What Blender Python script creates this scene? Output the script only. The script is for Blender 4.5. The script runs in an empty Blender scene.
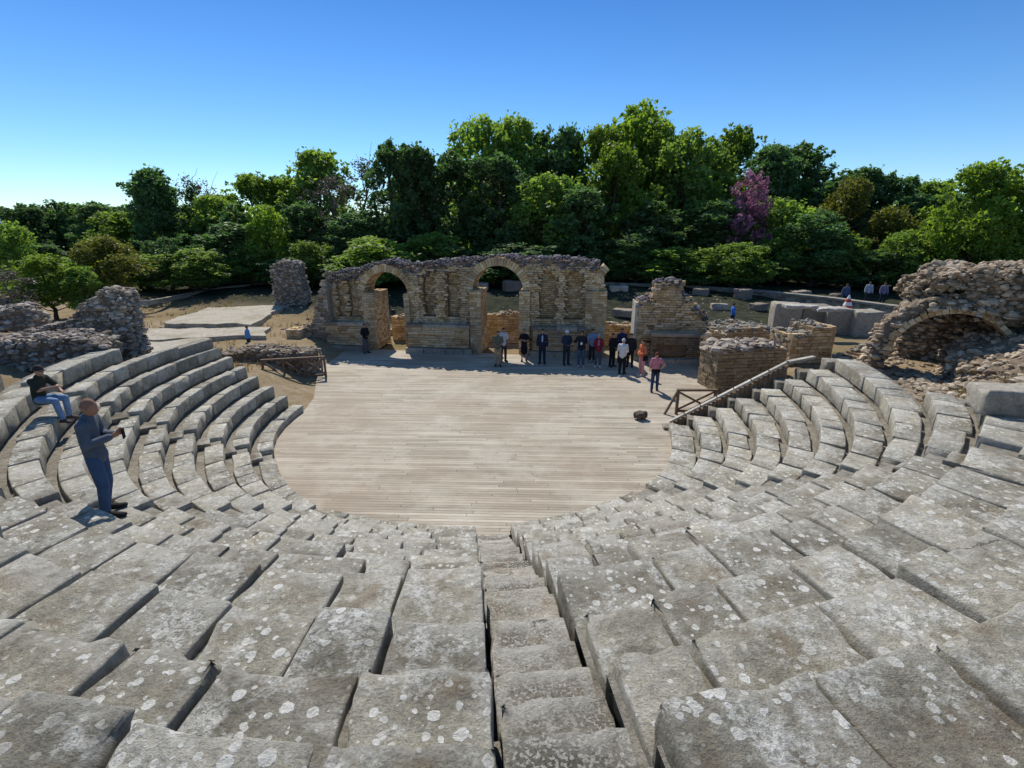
import bpy, bmesh, math, random
from math import sin, cos, pi, radians, degrees, hypot, atan2, floor, ceil, sqrt
from mathutils import Vector, Matrix, noise
random.seed(7)
SC = bpy.context.scene
COL = SC.collection
F, PITCH, CAMH = 500.0, radians(17.2), 6.45
OX, OY = -1.13, 17.1                       # centre of the orchestra

# ------------------------------------------------------------------ helpers
def ray(px, py):
    a = (px-512)/F; b = (py-384)/F
    return Vector((a, cos(PITCH)-b*sin(PITCH), -sin(PITCH)-b*cos(PITCH)))
def at_z(px, py, z=0.0):
    d = ray(px, py); t = (z-CAMH)/d.z
    return Vector((d.x*t, d.y*t, z))
def at_y(px, py, Y):
    d = ray(px, py); t = Y/d.y
    return Vector((d.x*t, Y, CAMH+d.z*t))
def to_px(p):
    X, Y, Z = p[0], p[1], p[2]-CAMH
    d = Y*cos(PITCH)-Z*sin(PITCH); u = Y*sin(PITCH)+Z*cos(PITCH)
    if d < 0.05: return None
    return (512+X*F/d, 384-u*F/d, d)
def smooth(a, b, x):
    t = min(1, max(0, (x-a)/(b-a))); return t*t*(3-2*t)
def interp(tab, x):
    if x <= tab[0][0]: return tab[0][1]
    for (x0, y0), (x1, y1) in zip(tab, tab[1:]):
        if x <= x1: return y0+(y1-y0)*(x-x0)/(x1-x0)
    return tab[-1][1]
def nz(x, y=0, z=0, s=1.0): return noise.noise(Vector((x*s, y*s, z*s)))

class MB:
    """collects geometry for one mesh object; 'tint' is a per-stone random value"""
    def __init__(self): self.v = []; self.f = []; self.t = []; self.w = {}
    def add(self, vs, fs, tint=0.5):
        n = len(self.v); self.v += [tuple(p) for p in vs]; self.f += [tuple(i+n for i in f) for f in fs]
        self.t += [tint]*len(vs)
    def box(self, x0, x1, y0, y1, z0, z1, j=0.0, tint=None):
        r = random.uniform
        vs = [(x+r(-j, j), y+r(-j, j), z+r(-j, j)) for z in (z0, z1) for y in (y0, y1) for x in (x0, x1)]
        fs = [(0, 2, 3, 1), (4, 5, 7, 6), (0, 1, 5, 4), (2, 6, 7, 3), (0, 4, 6, 2), (1, 3, 7, 5)]
        self.add(vs, fs, random.random() if tint is None else tint)
    def bar(self, a, b, w, h, tint=0.5):
        a, b = Vector(a), Vector(b); d = (b-a).normalized()
        up = Vector((0, 0, 1)) if abs(d.z) < 0.95 else Vector((0, 1, 0))
        s = d.cross(up).normalized()*w/2; u = s.cross(d).normalized()*h/2
        vs = [p+sx*s+ux*u for p in (a, b) for ux in (-1, 1) for sx in (-1, 1)]
        fs = [(0, 2, 3, 1), (4, 5, 7, 6), (0, 1, 5, 4), (2, 6, 7, 3), (0, 4, 6, 2), (1, 3, 7, 5)]
        self.add(vs, fs, tint)
    def rock(self, c, sx, sy, sz, j=0.25, tint=None):
        ang = random.uniform(0, pi); ca, sa = cos(ang), sin(ang)
        vs = []
        for p in ICO_V:
            k = 1+random.uniform(-j, j)
            x, y, z = p[0]*sx*k, p[1]*sy*k, p[2]*sz*k
            vs.append((c[0]+x*ca-y*sa, c[1]+x*sa+y*ca, c[2]+z))
        self.add(vs, ICO_F, random.random() if tint is None else tint)
    def tube(self, pts, rads, n=7, tint=0.5):
        rings = []; base = len(self.v)
        for i, p in enumerate(pts):
            p = Vector(p); q = Vector(pts[min(i+1, len(pts)-1)])-Vector(pts[max(i-1, 0)]); q.normalize()
            a = q.orthogonal().normalized() if abs(q.z) < 0.99 else Vector((1, 0, 0)); b = q.cross(a)
            for k in range(n):
                t = 2*pi*k/n; self.v.append(tuple(p+(a*cos(t)+b*sin(t))*rads[i])); self.t.append(tint)
        for i in range(len(pts)-1):
            for k in range(n):
                self.f.append((base+i*n+k, base+i*n+(k+1) % n, base+(i+1)*n+(k+1) % n, base+(i+1)*n+k))
        self.f.append(tuple(base+k for k in range(n))[::-1]); self.f.append(tuple(base+(len(pts)-1)*n+k for k in range(n)))
    def mesh(self, name, mat, smooth_shade=False):
        me = bpy.data.meshes.new(name); me.from_pydata(self.v, [], self.f)
        at = me.attributes.new('tint', 'FLOAT', 'POINT'); at.data.foreach_set('value', self.t)
        if smooth_shade: me.polygons.foreach_set('use_smooth', [True]*len(me.polygons))
        if self.w:
            aw = me.attributes.new('worn', 'FLOAT', 'POINT'); aw.data.foreach_set('value', [self.w.get(i, 0.0) for i in range(len(self.v))])
        me.materials.append(mat); me.update(); return me
    def build(self, name, mat, parent=None, loc=(0, 0, 0), rotz=0, smooth_shade=False):
        return link(name, self.mesh(name, mat, smooth_shade), parent, loc, rotz)
def link(name, data, parent=None, loc=(0, 0, 0), rotz=0):
    o = bpy.data.objects.new(name, data); COL.objects.link(o); o.location = loc; o.rotation_euler = (0, 0, rotz)
    if parent is not None: o.parent = parent
    return o
_b = bmesh.new(); bmesh.ops.create_icosphere(_b, subdivisions=1, radius=1.0)
ICO_V = [tuple(v.co) for v in _b.verts]; ICO_F = [tuple(v.index for v in f.verts) for f in _b.faces]; _b.free()
_b = bmesh.new(); bmesh.ops.create_icosphere(_b, subdivisions=3, radius=1.0)
SPH_V = [tuple(v.co) for v in _b.verts]; SPH_F = [tuple(v.index for v in f.verts) for f in _b.faces]; _b.free()

def tag(o, label, cat, group=None, kind=None):
    o['label'] = label; o['category'] = cat
    if group: o['group'] = group
    if kind: o['kind'] = kind
    return o
def thing(name, label, cat, loc=(0, 0, 0), rotz=0, group=None):
    return tag(link(name, None, None, loc, rotz), label, cat, group)
def structure(o): o['kind'] = 'structure'; return o

# ------------------------------------------------------------------ materials
class NT:
    def __init__(self, name):
        self.m = bpy.data.materials.new(name); self.m.use_nodes = True
        self.t = self.m.node_tree; self.t.nodes.clear()
        self.out = self.n('ShaderNodeOutputMaterial')
    def n(self, typ, **kw):
        nd = self.t.nodes.new(typ)
        for k, v in kw.items(): setattr(nd, k, v)
        return nd
    def s(self, nd, key, val):
        if isinstance(val, bpy.types.NodeSocket): self.t.links.new(val, nd.inputs[key])
        else: nd.inputs[key].default_value = val
    def noise(self, vec, scale, detail=4, rough=0.6, out=0):
        nd = self.n('ShaderNodeTexNoise'); self.s(nd, 'Vector', vec); self.s(nd, 'Scale', scale)
        self.s(nd, 'Detail', detail); self.s(nd, 'Roughness', rough); return nd.outputs[out]
    def ramp(self, fac, stops):
        nd = self.n('ShaderNodeValToRGB'); cr = nd.color_ramp
        while len(cr.elements) < len(stops): cr.elements.new(0.5)
        for e, (p, c) in zip(cr.elements, stops):
            e.position = p; e.color = (c[0], c[1], c[2], 1) if isinstance(c, (tuple, list)) else (c, c, c, 1)
        self.s(nd, 'Fac', fac); return nd.outputs['Color']
    def math(self, op, a, b=0.0, clamp=False):
        nd = self.n('ShaderNodeMath', operation=op); nd.use_clamp = clamp
        self.s(nd, 0, a); self.s(nd, 1, b); return nd.outputs[0]
    def mix(self, fac, a, b, mode='MIX'):
        nd = self.n('ShaderNodeMix', data_type='RGBA', blend_type=mode)
        self.s(nd, 0, fac); self.s(nd, 6, a); self.s(nd, 7, b); return nd.outputs[2]
    def finish(self, color, rough=0.9, height=None, bump=0.3, dist=0.02, spec=0.2):
        p = self.n('ShaderNodeBsdfPrincipled'); self.s(p, 'Base Color', color); self.s(p, 'Roughness', rough)
        self.s(p, 'Specular IOR Level', spec)
        if height is not None:
            b = self.n('ShaderNodeBump'); self.s(b, 'Height', height); self.s(b, 'Strength', bump); self.s(b, 'Distance', dist)
            self.t.links.new(b.outputs[0], p.inputs['Normal'])
        self.t.links.new(p.outputs[0], self.out.inputs[0]); return self.m
def c4(r, g, b): return (r, g, b, 1)

def mat_seat(name, lichen=1.0, dark=c4(.235, .217, .168), mid=c4(.40, .374, .298), light=c4(.56, .53, .45), speck=0.0):
    m = NT(name)
    geo = m.n('ShaderNodeNewGeometry'); pos = geo.outputs['Position']; pnt = geo.outputs['Pointiness']
    oi = m.n('ShaderNodeObjectInfo'); att = m.n('ShaderNodeAttribute', attribute_name='tint')
    rnd = m.math('ADD', oi.outputs['Random'], att.outputs['Fac'])
    off = m.n('ShaderNodeVectorMath', operation='ADD'); m.s(off, 0, pos)
    cmb = m.n('ShaderNodeCombineXYZ'); m.s(cmb, 0, m.math('MULTIPLY', rnd, 37.0)); m.s(cmb, 1, m.math('MULTIPLY', rnd, 11.0)); m.s(off, 1, cmb.outputs[0])
    P = off.outputs[0]
    n1 = m.noise(P, 1.6, 6, .65); n2 = m.noise(P, 9, 8, .7); n3 = m.noise(P, 55, 6, .75)
    base = m.ramp(n1, [(.3, dark[:3]), (.5, mid[:3]), (.72, light[:3])])
    base = m.mix(.8, base, m.ramp(n2, [(.25, .42), (.5, .95), (.75, 1.4)]), 'MULTIPLY')
    base = m.mix(.75, base, m.ramp(n3, [(.3, .5), (.5, 1.), (.7, 1.45)]), 'MULTIPLY')
    # warm brown patches and per block brightness
    base = m.mix(m.ramp(m.noise(P, 2.6, 4), [(.5, 0.), (.68, .55)]), base, c4(.23, .168, .105))
    base = m.mix(1, base, m.ramp(m.math('FRACT', m.math('MULTIPLY', rnd, 7.31)), [(0, .70 if not speck else .62), (1, 1.22 if not speck else 1.3)]), 'MULTIPLY')
    # pale lichen: rings / spots and scaly patches, only on upward faces
    sep = m.n('ShaderNodeSeparateXYZ'); m.s(sep, 0, geo.outputs['Normal'])
    up = m.ramp(sep.outputs[2], [(.35, 0.), (.75, 1.)])
    wv = m.n('ShaderNodeVectorMath', operation='MULTIPLY_ADD'); m.s(wv, 0, m.noise(P, 2.2, 6, .7, 1)); m.s(wv, 1, (.5, .5, .5)); m.s(wv, 2, P)
    wob = m.n('ShaderNodeVectorMath', operation='MULTIPLY_ADD'); m.s(wob, 0, m.noise(P, 14, 5, .6, 1)); m.s(wob, 1, (.055, .055, .055)); m.s(wob, 2, P)
    spots = None
    for sc, lo, hi in ((3.4, .48, .27), (6.2, .62, .38), (12, .55, .44)):
        vo = m.n('ShaderNodeTexVoronoi', voronoi_dimensions='2D'); m.s(vo, 'Vector', wob.outputs[0]); m.s(vo, 'Scale', sc)
        sp = m.n('ShaderNodeSeparateColor'); m.s(sp, 0, vo.outputs['Color'])
        thr = m.math('MULTIPLY', m.math('SUBTRACT', sp.outputs[0], 1-lo*lichen), hi*1.15)
        k = m.math('MULTIPLY', m.math('SUBTRACT', thr, vo.outputs['Distance']), 40.0, True)
        ring = m.ramp(m.math('DIVIDE', vo.outputs['Distance'], m.math('MAXIMUM', thr, .01)), [(.0, .95), (.45, .78), (.75, 1.)])
        k = m.math('MULTIPLY', k, ring)
        spots = k if spots is None else m.math('MAXIMUM', spots, k)
    gate = m.ramp(m.noise(P, .8, 3), [(.38, .25), (.52, 1.)])
    spots = m.math('MULTIPLY', spots, gate)
    patch = m.math('MULTIPLY', m.ramp(m.noise(P, 1.9, 5, .7), [(.51, 0.), (.61, 1.)]), m.ramp(m.noise(P, 26, 8, .8), [(.42, 0.), (.52, 1.)]))
    lf = m.math('MULTIPLY', m.math('MAXIMUM', spots, m.math('MULTIPLY', patch, .8*lichen)), up, True)
    col = m.mix(m.math('MULTIPLY', lf, m.ramp(n3, [(.25, .8), (.5, 1.)])), base, m.mix(m.ramp(n2, [(.4, 0.), (.6, 1.)]), c4(.70, .69, .62), c4(.95, .94, .88)))
    col = m.mix(m.math('MULTIPLY', m.ramp(pnt, [(.505, 0.), (.56, .7)]), m.ramp(n2, [(.35, .2), (.6, 1.)])), col, c4(.42, .40, .35))
    wn = m.n('ShaderNodeAttribute', attribute_name='worn').outputs['Fac']
    col = m.mix(m.math('MULTIPLY', m.math('MULTIPLY', wn, .75), m.ramp(n2, [(.32, .25), (.55, 1.)])), col, c4(.56, .54, .48))
    if speck: col = m.mix(m.math('MULTIPLY', m.ramp(m.noise(P, 42, 3, .5), [(.52, 0.), (.58, speck)]), m.ramp(m.noise(P, 1.5, 3), [(.35, .3), (.6, 1.)])), col, c4(.55, .53, .48))
    # thin cracks
    vc = m.n('ShaderNodeTexVoronoi', feature='DISTANCE_TO_EDGE'); m.s(vc, 'Vector', wv.outputs[0]); m.s(vc, 'Scale', .7)
    crack = m.math('MULTIPLY', m.ramp(vc.outputs['Distance'], [(.0, 1.), (.006, 0.)]), m.ramp(m.noise(P, 1.1, 2), [(.60, 0.), (.66, .6)]))
    col = m.mix(crack, col, c4(.03, .027, .02))
    hgt = m.math('ADD', m.math('MULTIPLY', n2, 1.2), m.math('ADD', m.math('MULTIPLY', n3, .55), m.math('MULTIPLY', lf, .12)))
    hgt = m.math('SUBTRACT', hgt, m.math('MULTIPLY', crack, .6))
    return m.finish(col, .92, hgt, 1.0, .05, .12)

def mat_masonry(name, c0, c1, c2, spot=None, bump=.6):
    """facing stones / rubble: colour per stone from 'tint', weathering from noise"""
    m = NT(name)
    pos = m.n('ShaderNodeNewGeometry').outputs['Position']; att = m.n('ShaderNodeAttribute', attribute_name='tint').outputs['Fac']
    n1 = m.noise(pos, .8, 5); n2 = m.noise(pos, 8, 8, .7); n3 = m.noise(pos, 40, 4, .7)
    base = m.ramp(att, [(0, c0), (.5, c1), (1, c2)])
    base = m.mix(.75, base, m.ramp(n2, [(.28, .45), (.5, 1.), (.72, 1.45)]), 'MULTIPLY')
    base = m.mix(.55, base, m.ramp(n3, [(.3, .5), (.7, 1.5)]), 'MULTIPLY')
    base = m.mix(m.ramp(n1, [(.48, 0.), (.66, .6)]), base, c4(*(spot or (.09, .085, .09))))
    return m.finish(base, .95, m.math('ADD', n2, m.math('MULTIPLY', n3, .5)), bump, .03, .1)

M = {}
M['seat'] = mat_seat('seat_stone')
M['seat_far'] = mat_seat('terrace_stone', .7)
M['stair'] = mat_seat('stair_stone', .35, c4(.16, .145, .115), c4(.31, .288, .235), c4(.56, .53, .46), .85)
M['channel'] = mat_seat('trodden_stone', .3, c4(.16, .14, .105), c4(.26, .23, .175), c4(.36, .325, .26))
M['brick'] = mat_masonry('warm_masonry', (.40, .26, .125), (.58, .42, .23), (.72, .57, .38), (.27, .205, .15))
M['brick_dull'] = mat_masonry('plastered_brick', (.24, .175, .105), (.33, .25, .155), (.40, .31, .20), (.18, .14, .10))
M['mortar'] = mat_masonry('old_mortar', (.26, .18, .105), (.32, .225, .135), (.36, .26, .16))
M['rubble'] = mat_masonry('grey_rubble', (.20, .16, .12), (.34, .28, .21), (.52, .44, .34), (.19, .15, .115))
M['crown'] = mat_masonry('lichened_rubble', (.09, .078, .09), (.20, .175, .175), (.42, .38, .36), (.075, .065, .08))
M['rubble_bed'] = mat_masonry('mortared_rubble', (.19, .15, .11), (.27, .22, .165), (.33, .275, .21), (.14, .12, .10), .9)
M['ruin_warm'] = mat_masonry('brown_rubble', (.20, .15, .105), (.35, .275, .195), (.56, .47, .355), (.18, .14, .10))
M['ruin'] = mat_masonry('weathered_rubble', (.19, .155, .125), (.35, .295, .24), (.58, .505, .42), (.16, .13, .115))
M['marble'] = mat_masonry('pale_stone', (.24, .22, .18), (.31, .285, .24), (.38, .35, .29), (.19, .175, .145), .4)
M['white'] = mat_masonry('worn_slab', (.38, .355, .31), (.44, .41, .36), (.52, .49, .43), (.33, .30, .26), .3)

def mat_deck():
    m = NT('weathered_planks')
    pos = m.n('ShaderNodeNewGeometry').outputs['Position']
    mp = m.n('ShaderNodeMapping'); m.s(mp, 'Vector', pos); m.s(mp, 'Rotation', (0, 0, radians(2.0)))
    P = mp.outputs[0]
    sp = m.n('ShaderNodeSeparateXYZ'); m.s(sp, 0, P)
    yr = m.math('DIVIDE', sp.outputs[1], .118); row = m.math('FLOOR', yr)
    w1 = m.n('ShaderNodeTexWhiteNoise', noise_dimensions='1D'); m.s(w1, 'W', row)
    xr = m.math('DIVIDE', m.math('ADD', sp.outputs[0], m.math('MULTIPLY', w1.outputs[0], 9.0)), 3.6); pid = m.math('ADD', m.math('MULTIPLY', row, 17.3), m.math('FLOOR', xr))
    w2 = m.n('ShaderNodeTexWhiteNoise', noise_dimensions='1D'); m.s(w2, 'W', pid)
    plank = m.ramp(w2.outputs[0], [(0, (.32, .275, .212)), (.5, (.41, .362, .288)), (1, (.48, .43, .345))])
    gy = m.math('ABSOLUTE', m.math('SUBTRACT', m.math('FRACT', yr), .5)); gx = m.math('ABSOLUTE', m.math('SUBTRACT', m.math('FRACT', xr), .5))
    gapm = m.math('MAXIMUM', m.ramp(gy, [(.42, 0.), (.475, 1.)]), m.ramp(gx, [(.4975, 0.), (.499, 1.)]))
    br = None
    st = m.n('ShaderNodeMapping'); m.s(st, 'Vector', P); m.s(st, 'Scale', (1.2, 26, 1))
    grain = m.noise(st.outputs[0], 3.0, 8, .7)
    st2 = m.n('ShaderNodeMapping'); m.s(st2, 'Vector', P); m.s(st2, 'Scale', (.35, 2.6, 1))
    blot = m.noise(st2.outputs[0], 1.1, 6, .65)
    big = m.noise(P, .22, 4, .55)
    col = m.mix(.75, m.mix(m.math('MULTIPLY', gapm, .85), plank, c4(.07, .055, .04)), m.ramp(grain, [(.3, .62), (.5, 1.), (.7, 1.3)]), 'MULTIPLY')
    col = m.mix(.8, col, m.ramp(blot, [(.3, .68), (.5, 1.), (.7, 1.35)]), 'MULTIPLY')
    col = m.mix(m.ramp(big, [(.42, 0.), (.62, .5)]), col, c4(.30, .235, .17))
    col = m.mix(m.ramp(m.noise(P, .5, 5, .7), [(.48, 0.), (.66, .42)]), col, c4(.55, .51, .43))
    col = m.mix(m.ramp(m.noise(P, 1.6, 6, .75), [(.64, 0.), (.70, .45)]), col, c4(.16, .135, .11))
    return m.finish(col, .8, m.math('ADD', m.math('MULTIPLY', gapm, -1.5), grain), .45, .012, .25)
M['deck'] = mat_deck()

def mat_simple(name, col, rough=.8, var=.35, scale=14, bump=.2):
    m = NT(name); pos = m.n('ShaderNodeTexCoord').outputs['Object']
    n = m.noise(pos, scale, 5, .65)
    return m.finish(m.mix(1, c4(*col), m.ramp(n, [(.25, 1-var), (.75, 1+var)]), 'MULTIPLY'), rough, n, bump, .01, .25)
M['wood'] = mat_simple('brown_timber', (.16, .115, .08), .75, .5, 18)
M['wood_grey'] = mat_simple('grey_timber', (.30, .27, .235), .75, .4, 18)
M['bark'] = mat_simple('bark', (.075, .06, .045), .95, .5, 6, .6)
M['bark_grey'] = mat_simple('grey_bark', (.16, .135, .12), .95, .5, 6, .6)

def mat_ground():
    m = NT('earth_and_dry_grass'); pos = m.n('ShaderNodeNewGeometry').outputs['Position']
    n1 = m.noise(pos, .16, 5, .6); n2 = m.noise(pos, 1.3, 8, .7); n3 = m.noise(pos, 16, 6, .75)
    c = m.ramp(n1, [(.32, (.15, .135, .06)), (.43, (.24, .18, .10)), (.55, (.32, .25, .165)), (.68, (.40, .345, .26))])
    c = m.mix(m.ramp(n2, [(.46, 0.), (.58, .8)]), c, c4(.26, .195, .105))
    c = m.mix(.85, c, m.ramp(n3, [(.28, .45), (.5, 1.), (.72, 1.5)]), 'MULTIPLY')
    # far floor of the wood: tree shade painted into the ground colour; left back: fresh green
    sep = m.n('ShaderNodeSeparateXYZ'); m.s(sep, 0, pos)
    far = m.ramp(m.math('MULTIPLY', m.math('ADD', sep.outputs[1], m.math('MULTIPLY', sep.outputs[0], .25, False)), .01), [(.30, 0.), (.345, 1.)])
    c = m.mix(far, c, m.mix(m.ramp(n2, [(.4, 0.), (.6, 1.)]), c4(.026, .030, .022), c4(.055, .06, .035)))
    return m.finish(c, .97, m.math('ADD', n2, n3), .8, .06, .05)
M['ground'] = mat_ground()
M['path'] = mat_simple('pale_path', (.36, .34, .30), .95, .3, 3, .3)
M['pavement'] = mat_masonry('pale_pavement', (.38, .345, .28), (.42, .385, .315), (.46, .42, .345), (.25, .205, .13), .5)

def mat_leaf(name, cols, trans=.45, tcol=None):
    m = NT(name)
    oi = m.n('ShaderNodeObjectInfo'); att = m.n('ShaderNodeAttribute', attribute_name='tint').outputs['Fac']
    pos = m.n('ShaderNodeNewGeometry').outputs['Position']
    n = m.noise(pos, .55, 3)
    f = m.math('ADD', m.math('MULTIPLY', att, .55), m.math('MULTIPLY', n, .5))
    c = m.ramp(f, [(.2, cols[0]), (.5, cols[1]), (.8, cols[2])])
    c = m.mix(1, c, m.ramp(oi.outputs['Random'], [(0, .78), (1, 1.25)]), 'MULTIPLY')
    d = m.n('ShaderNodeBsdfPrincipled'); m.s(d, 'Base Color', c); m.s(d, 'Roughness', .55); m.s(d, 'Specular IOR Level', .3)
    t = m.n('ShaderNodeBsdfTranslucent'); tc = m.mix(1, c, c4(*(tcol or (1.5, 1.5, .55))), 'MULTIPLY'); m.s(t, 'Color', tc)
    mx = m.n('ShaderNodeMixShader'); m.s(mx, 0, trans); m.t.links.new(d.outputs[0], mx.inputs[1]); m.t.links.new(t.outputs[0], mx.inputs[2])
    m.t.links.new(mx.outputs[0], m.out.inputs[0]); return m.m
LEAF = {
 'dark':  mat_leaf('dark_leaves', [(.05, .09, .048), (.092, .155, .068), (.15, .235, .092)], .46, (1.1, 1.4, .6)),
 'mid':   mat_leaf('green_leaves', [(.09, .155, .046), (.15, .24, .066), (.22, .33, .09)], .56),
 'bright': mat_leaf('fresh_leaves', [(.09, .15, .03), (.15, .24, .042), (.22, .33, .065)], .52),
 'olive': mat_leaf('olive_leaves', [(.075, .085, .025), (.13, .145, .035), (.19, .20, .05)], .45),
 'pink':  mat_leaf('pink_blossom', [(.21, .09, .14), (.36, .17, .25), (.50, .29, .38)], .4, (1.1, .8, 1.0)),
 'bare':  mat_leaf('grey_twigs', [(.07, .065, .06), (.13, .115, .10), (.20, .18, .14)], .25, (1, 1, .9)),
 'dry':   mat_leaf('dry_grass_blades', [(.18, .13, .05), (.30, .22, .09), (.42, .33, .15)], .35, (1.1, 1, .7)),
}

# ------------------------------------------------------------------ the cavea
ANG = [177, 212, 242.4, 273.8, 308.5, 347]
RAD = {177: [6.6, 7.15, 7.62, 8.15, 8.55, 9.0, 9.38, 9.65, 10.0, 11.0, 11.6, 12.2, 12.9],
       212: [6.9, 7.5, 8.1, 8.67, 9.22, 9.74, 10.25, 10.75, 11.35, 12.0, 12.65, 13.3, 14.0],
       242.4: [7.5, 8.14, 8.8, 9.47, 10.13, 10.76, 11.35, 11.9, 12.45, 13.15, 13.9, 14.6, 15.3],
       273.8: [7.55, 8.22, 8.88, 9.55, 10.22, 10.9, 11.55, 12.2, 12.9, 13.9, 14.7, 15.43, 16.25],
       308.5: [7.25, 8.05, 8.77, 9.5, 10.15, 10.75, 11.33, 11.9, 12.44, 13.0, 13.75, 14.5, 15.3],
       347: [6.53, 7.29, 7.94, 8.5, 9.18, 9.8, 10.4, 11.1, 11.8, 12.5, 13.2, 13.9, 14.6]}
NR = 13
def RK(k, deg):
    """front radius of row k at an angle (degrees), smooth in the angle"""
    kk = min(k, NR-1)
    if deg <= ANG[0]: r = RAD[ANG[0]][kk]
    elif deg >= ANG[-1]: r = RAD[ANG[-1]][kk]
    else:
        for a, b in zip(ANG, ANG[1:]):
            if deg <= b:
                t = (deg-a)/(b-a); t = t*t*(3-2*t)*.5+t*.5
                r = RAD[a][kk]*(1-t)+RAD[b][kk]*t; break
    return r+(k-kk)*.7
def ZK(k): return .25+.36*k
def PT(r, deg, z=0.0): return Vector((OX+r*cos(radians(deg)), OY+r*sin(radians(deg)), z))

def terrain(x, y):
    dx, dy = x-OX, y-OY; r = hypot(dx, dy)
    side = 1 if x > 0 else -1
    # hill that carries the seats
    cap = 3.25+1.15*smooth(6.5, 2.5, y)
    hill = min(cap, max(-.12, -.35+(r-6.9)*.50))
    dev = abs(degrees(atan2(dy, dx)) % 360-275.4)
    hill -= .75*(1-smooth(4, 9, dev)) if dy < 0 and r > 7 else 0
    if x < 0:
        fall = smooth(15.6, 21.5, y); low = .7
        edge = smooth(-8.6, -11.5, x)
    else:
        fall = smooth(10.3, 14.5, y); low = 2.0-1.1*smooth(17, 20, y)
        edge = smooth(10.2, 12.5, x)
    if y > 14.5:
        g = -.12+(low+.12)*edge
        hcur = hill*(1-fall)+g*fall
    else: hcur = hill if x < 9 else hill*(1-fall*smooth(9, 10.5, x))+low*fall*smooth(9, 10.5, x)
    if r < 6.85: hcur = -.12
    # back of the site: rises gently to the wood
    back = smooth(34, 44, y)
    hcur = hcur*(1-back)+1.5*back
    hcur += nz(x, y, 3, .25)*.10*smooth(8, 12, abs(x)) + nz(x, y, 9, .9)*.05*smooth(8, 12, abs(x))
    return hcur

def build_ground():
    def axis(a, b, step, far):
        L = [a+i*step for i in range(int((b-a)/step)+1)]
        s = step; lo, hi = a, L[-1]; pre, post = [], []
        while hi < far: s *= 1.35; hi += s; post.append(hi)
        s = step
        while lo > -far: s *= 1.35; lo -= s; pre.append(lo)
        return pre[::-1]+L+post
    xs, ys = axis(-34, 34, .55, 2600), axis(-4, 58, .55, 2600)
    mb = MB(); W = len(xs)
    for y in ys:
        for x in xs: mb.v.append((x, y, terrain(x, y))); mb.t.append(.5)
    for j in range(len(ys)-1):
        for i in range(W-1):
            a = j*W+i; mb.f.append((a, a+1, a+W+1, a+W))
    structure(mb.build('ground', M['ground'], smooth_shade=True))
build_ground()

def build_terrace():
    mb = MB(); degs = [a*.75 for a in range(int(170/.75), int(352/.75)+1)]
    degs = [d for d in degs if 176 <= d <= 347.5]
    def last(d): return 7 if d < 195 else 8 if d < 212 else 9 if d < 242 else 7 if d > 326 else 8 if d > 323 else 9 if d > 320 else 12
    for k in range(0, NR):
        for d0, d1 in zip(degs, degs[1:]):
            if k > last((d0+d1)/2): continue
            z = ZK(k)-.10; zl = (ZK(k-1)-.10) if k else -.15
            if abs((d0+d1)/2-275.4) < degrees(.39/RK(k, 275.4)): z -= .42; zl -= .42
            q = []
            for d in (d0, d1):
                w = .012*nz(d*.6, k*5)
                ri = RK(k, d)+.07; ro = RK(k+1, d)+.08
                q.append((PT(ri, d, z+w), PT(ro, d, z+w), PT(ri, d, zl)))
            mb.add([q[0][0], q[0][1], q[1][1], q[1][0]], [(0, 1, 2, 3)], .2)
            mb.add([q[0][0], q[1][0], q[1][2], q[0][2]], [(0, 1, 2, 3)], .2)
    structure(mb.build('terrace', M['channel']))
build_terrace()

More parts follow.
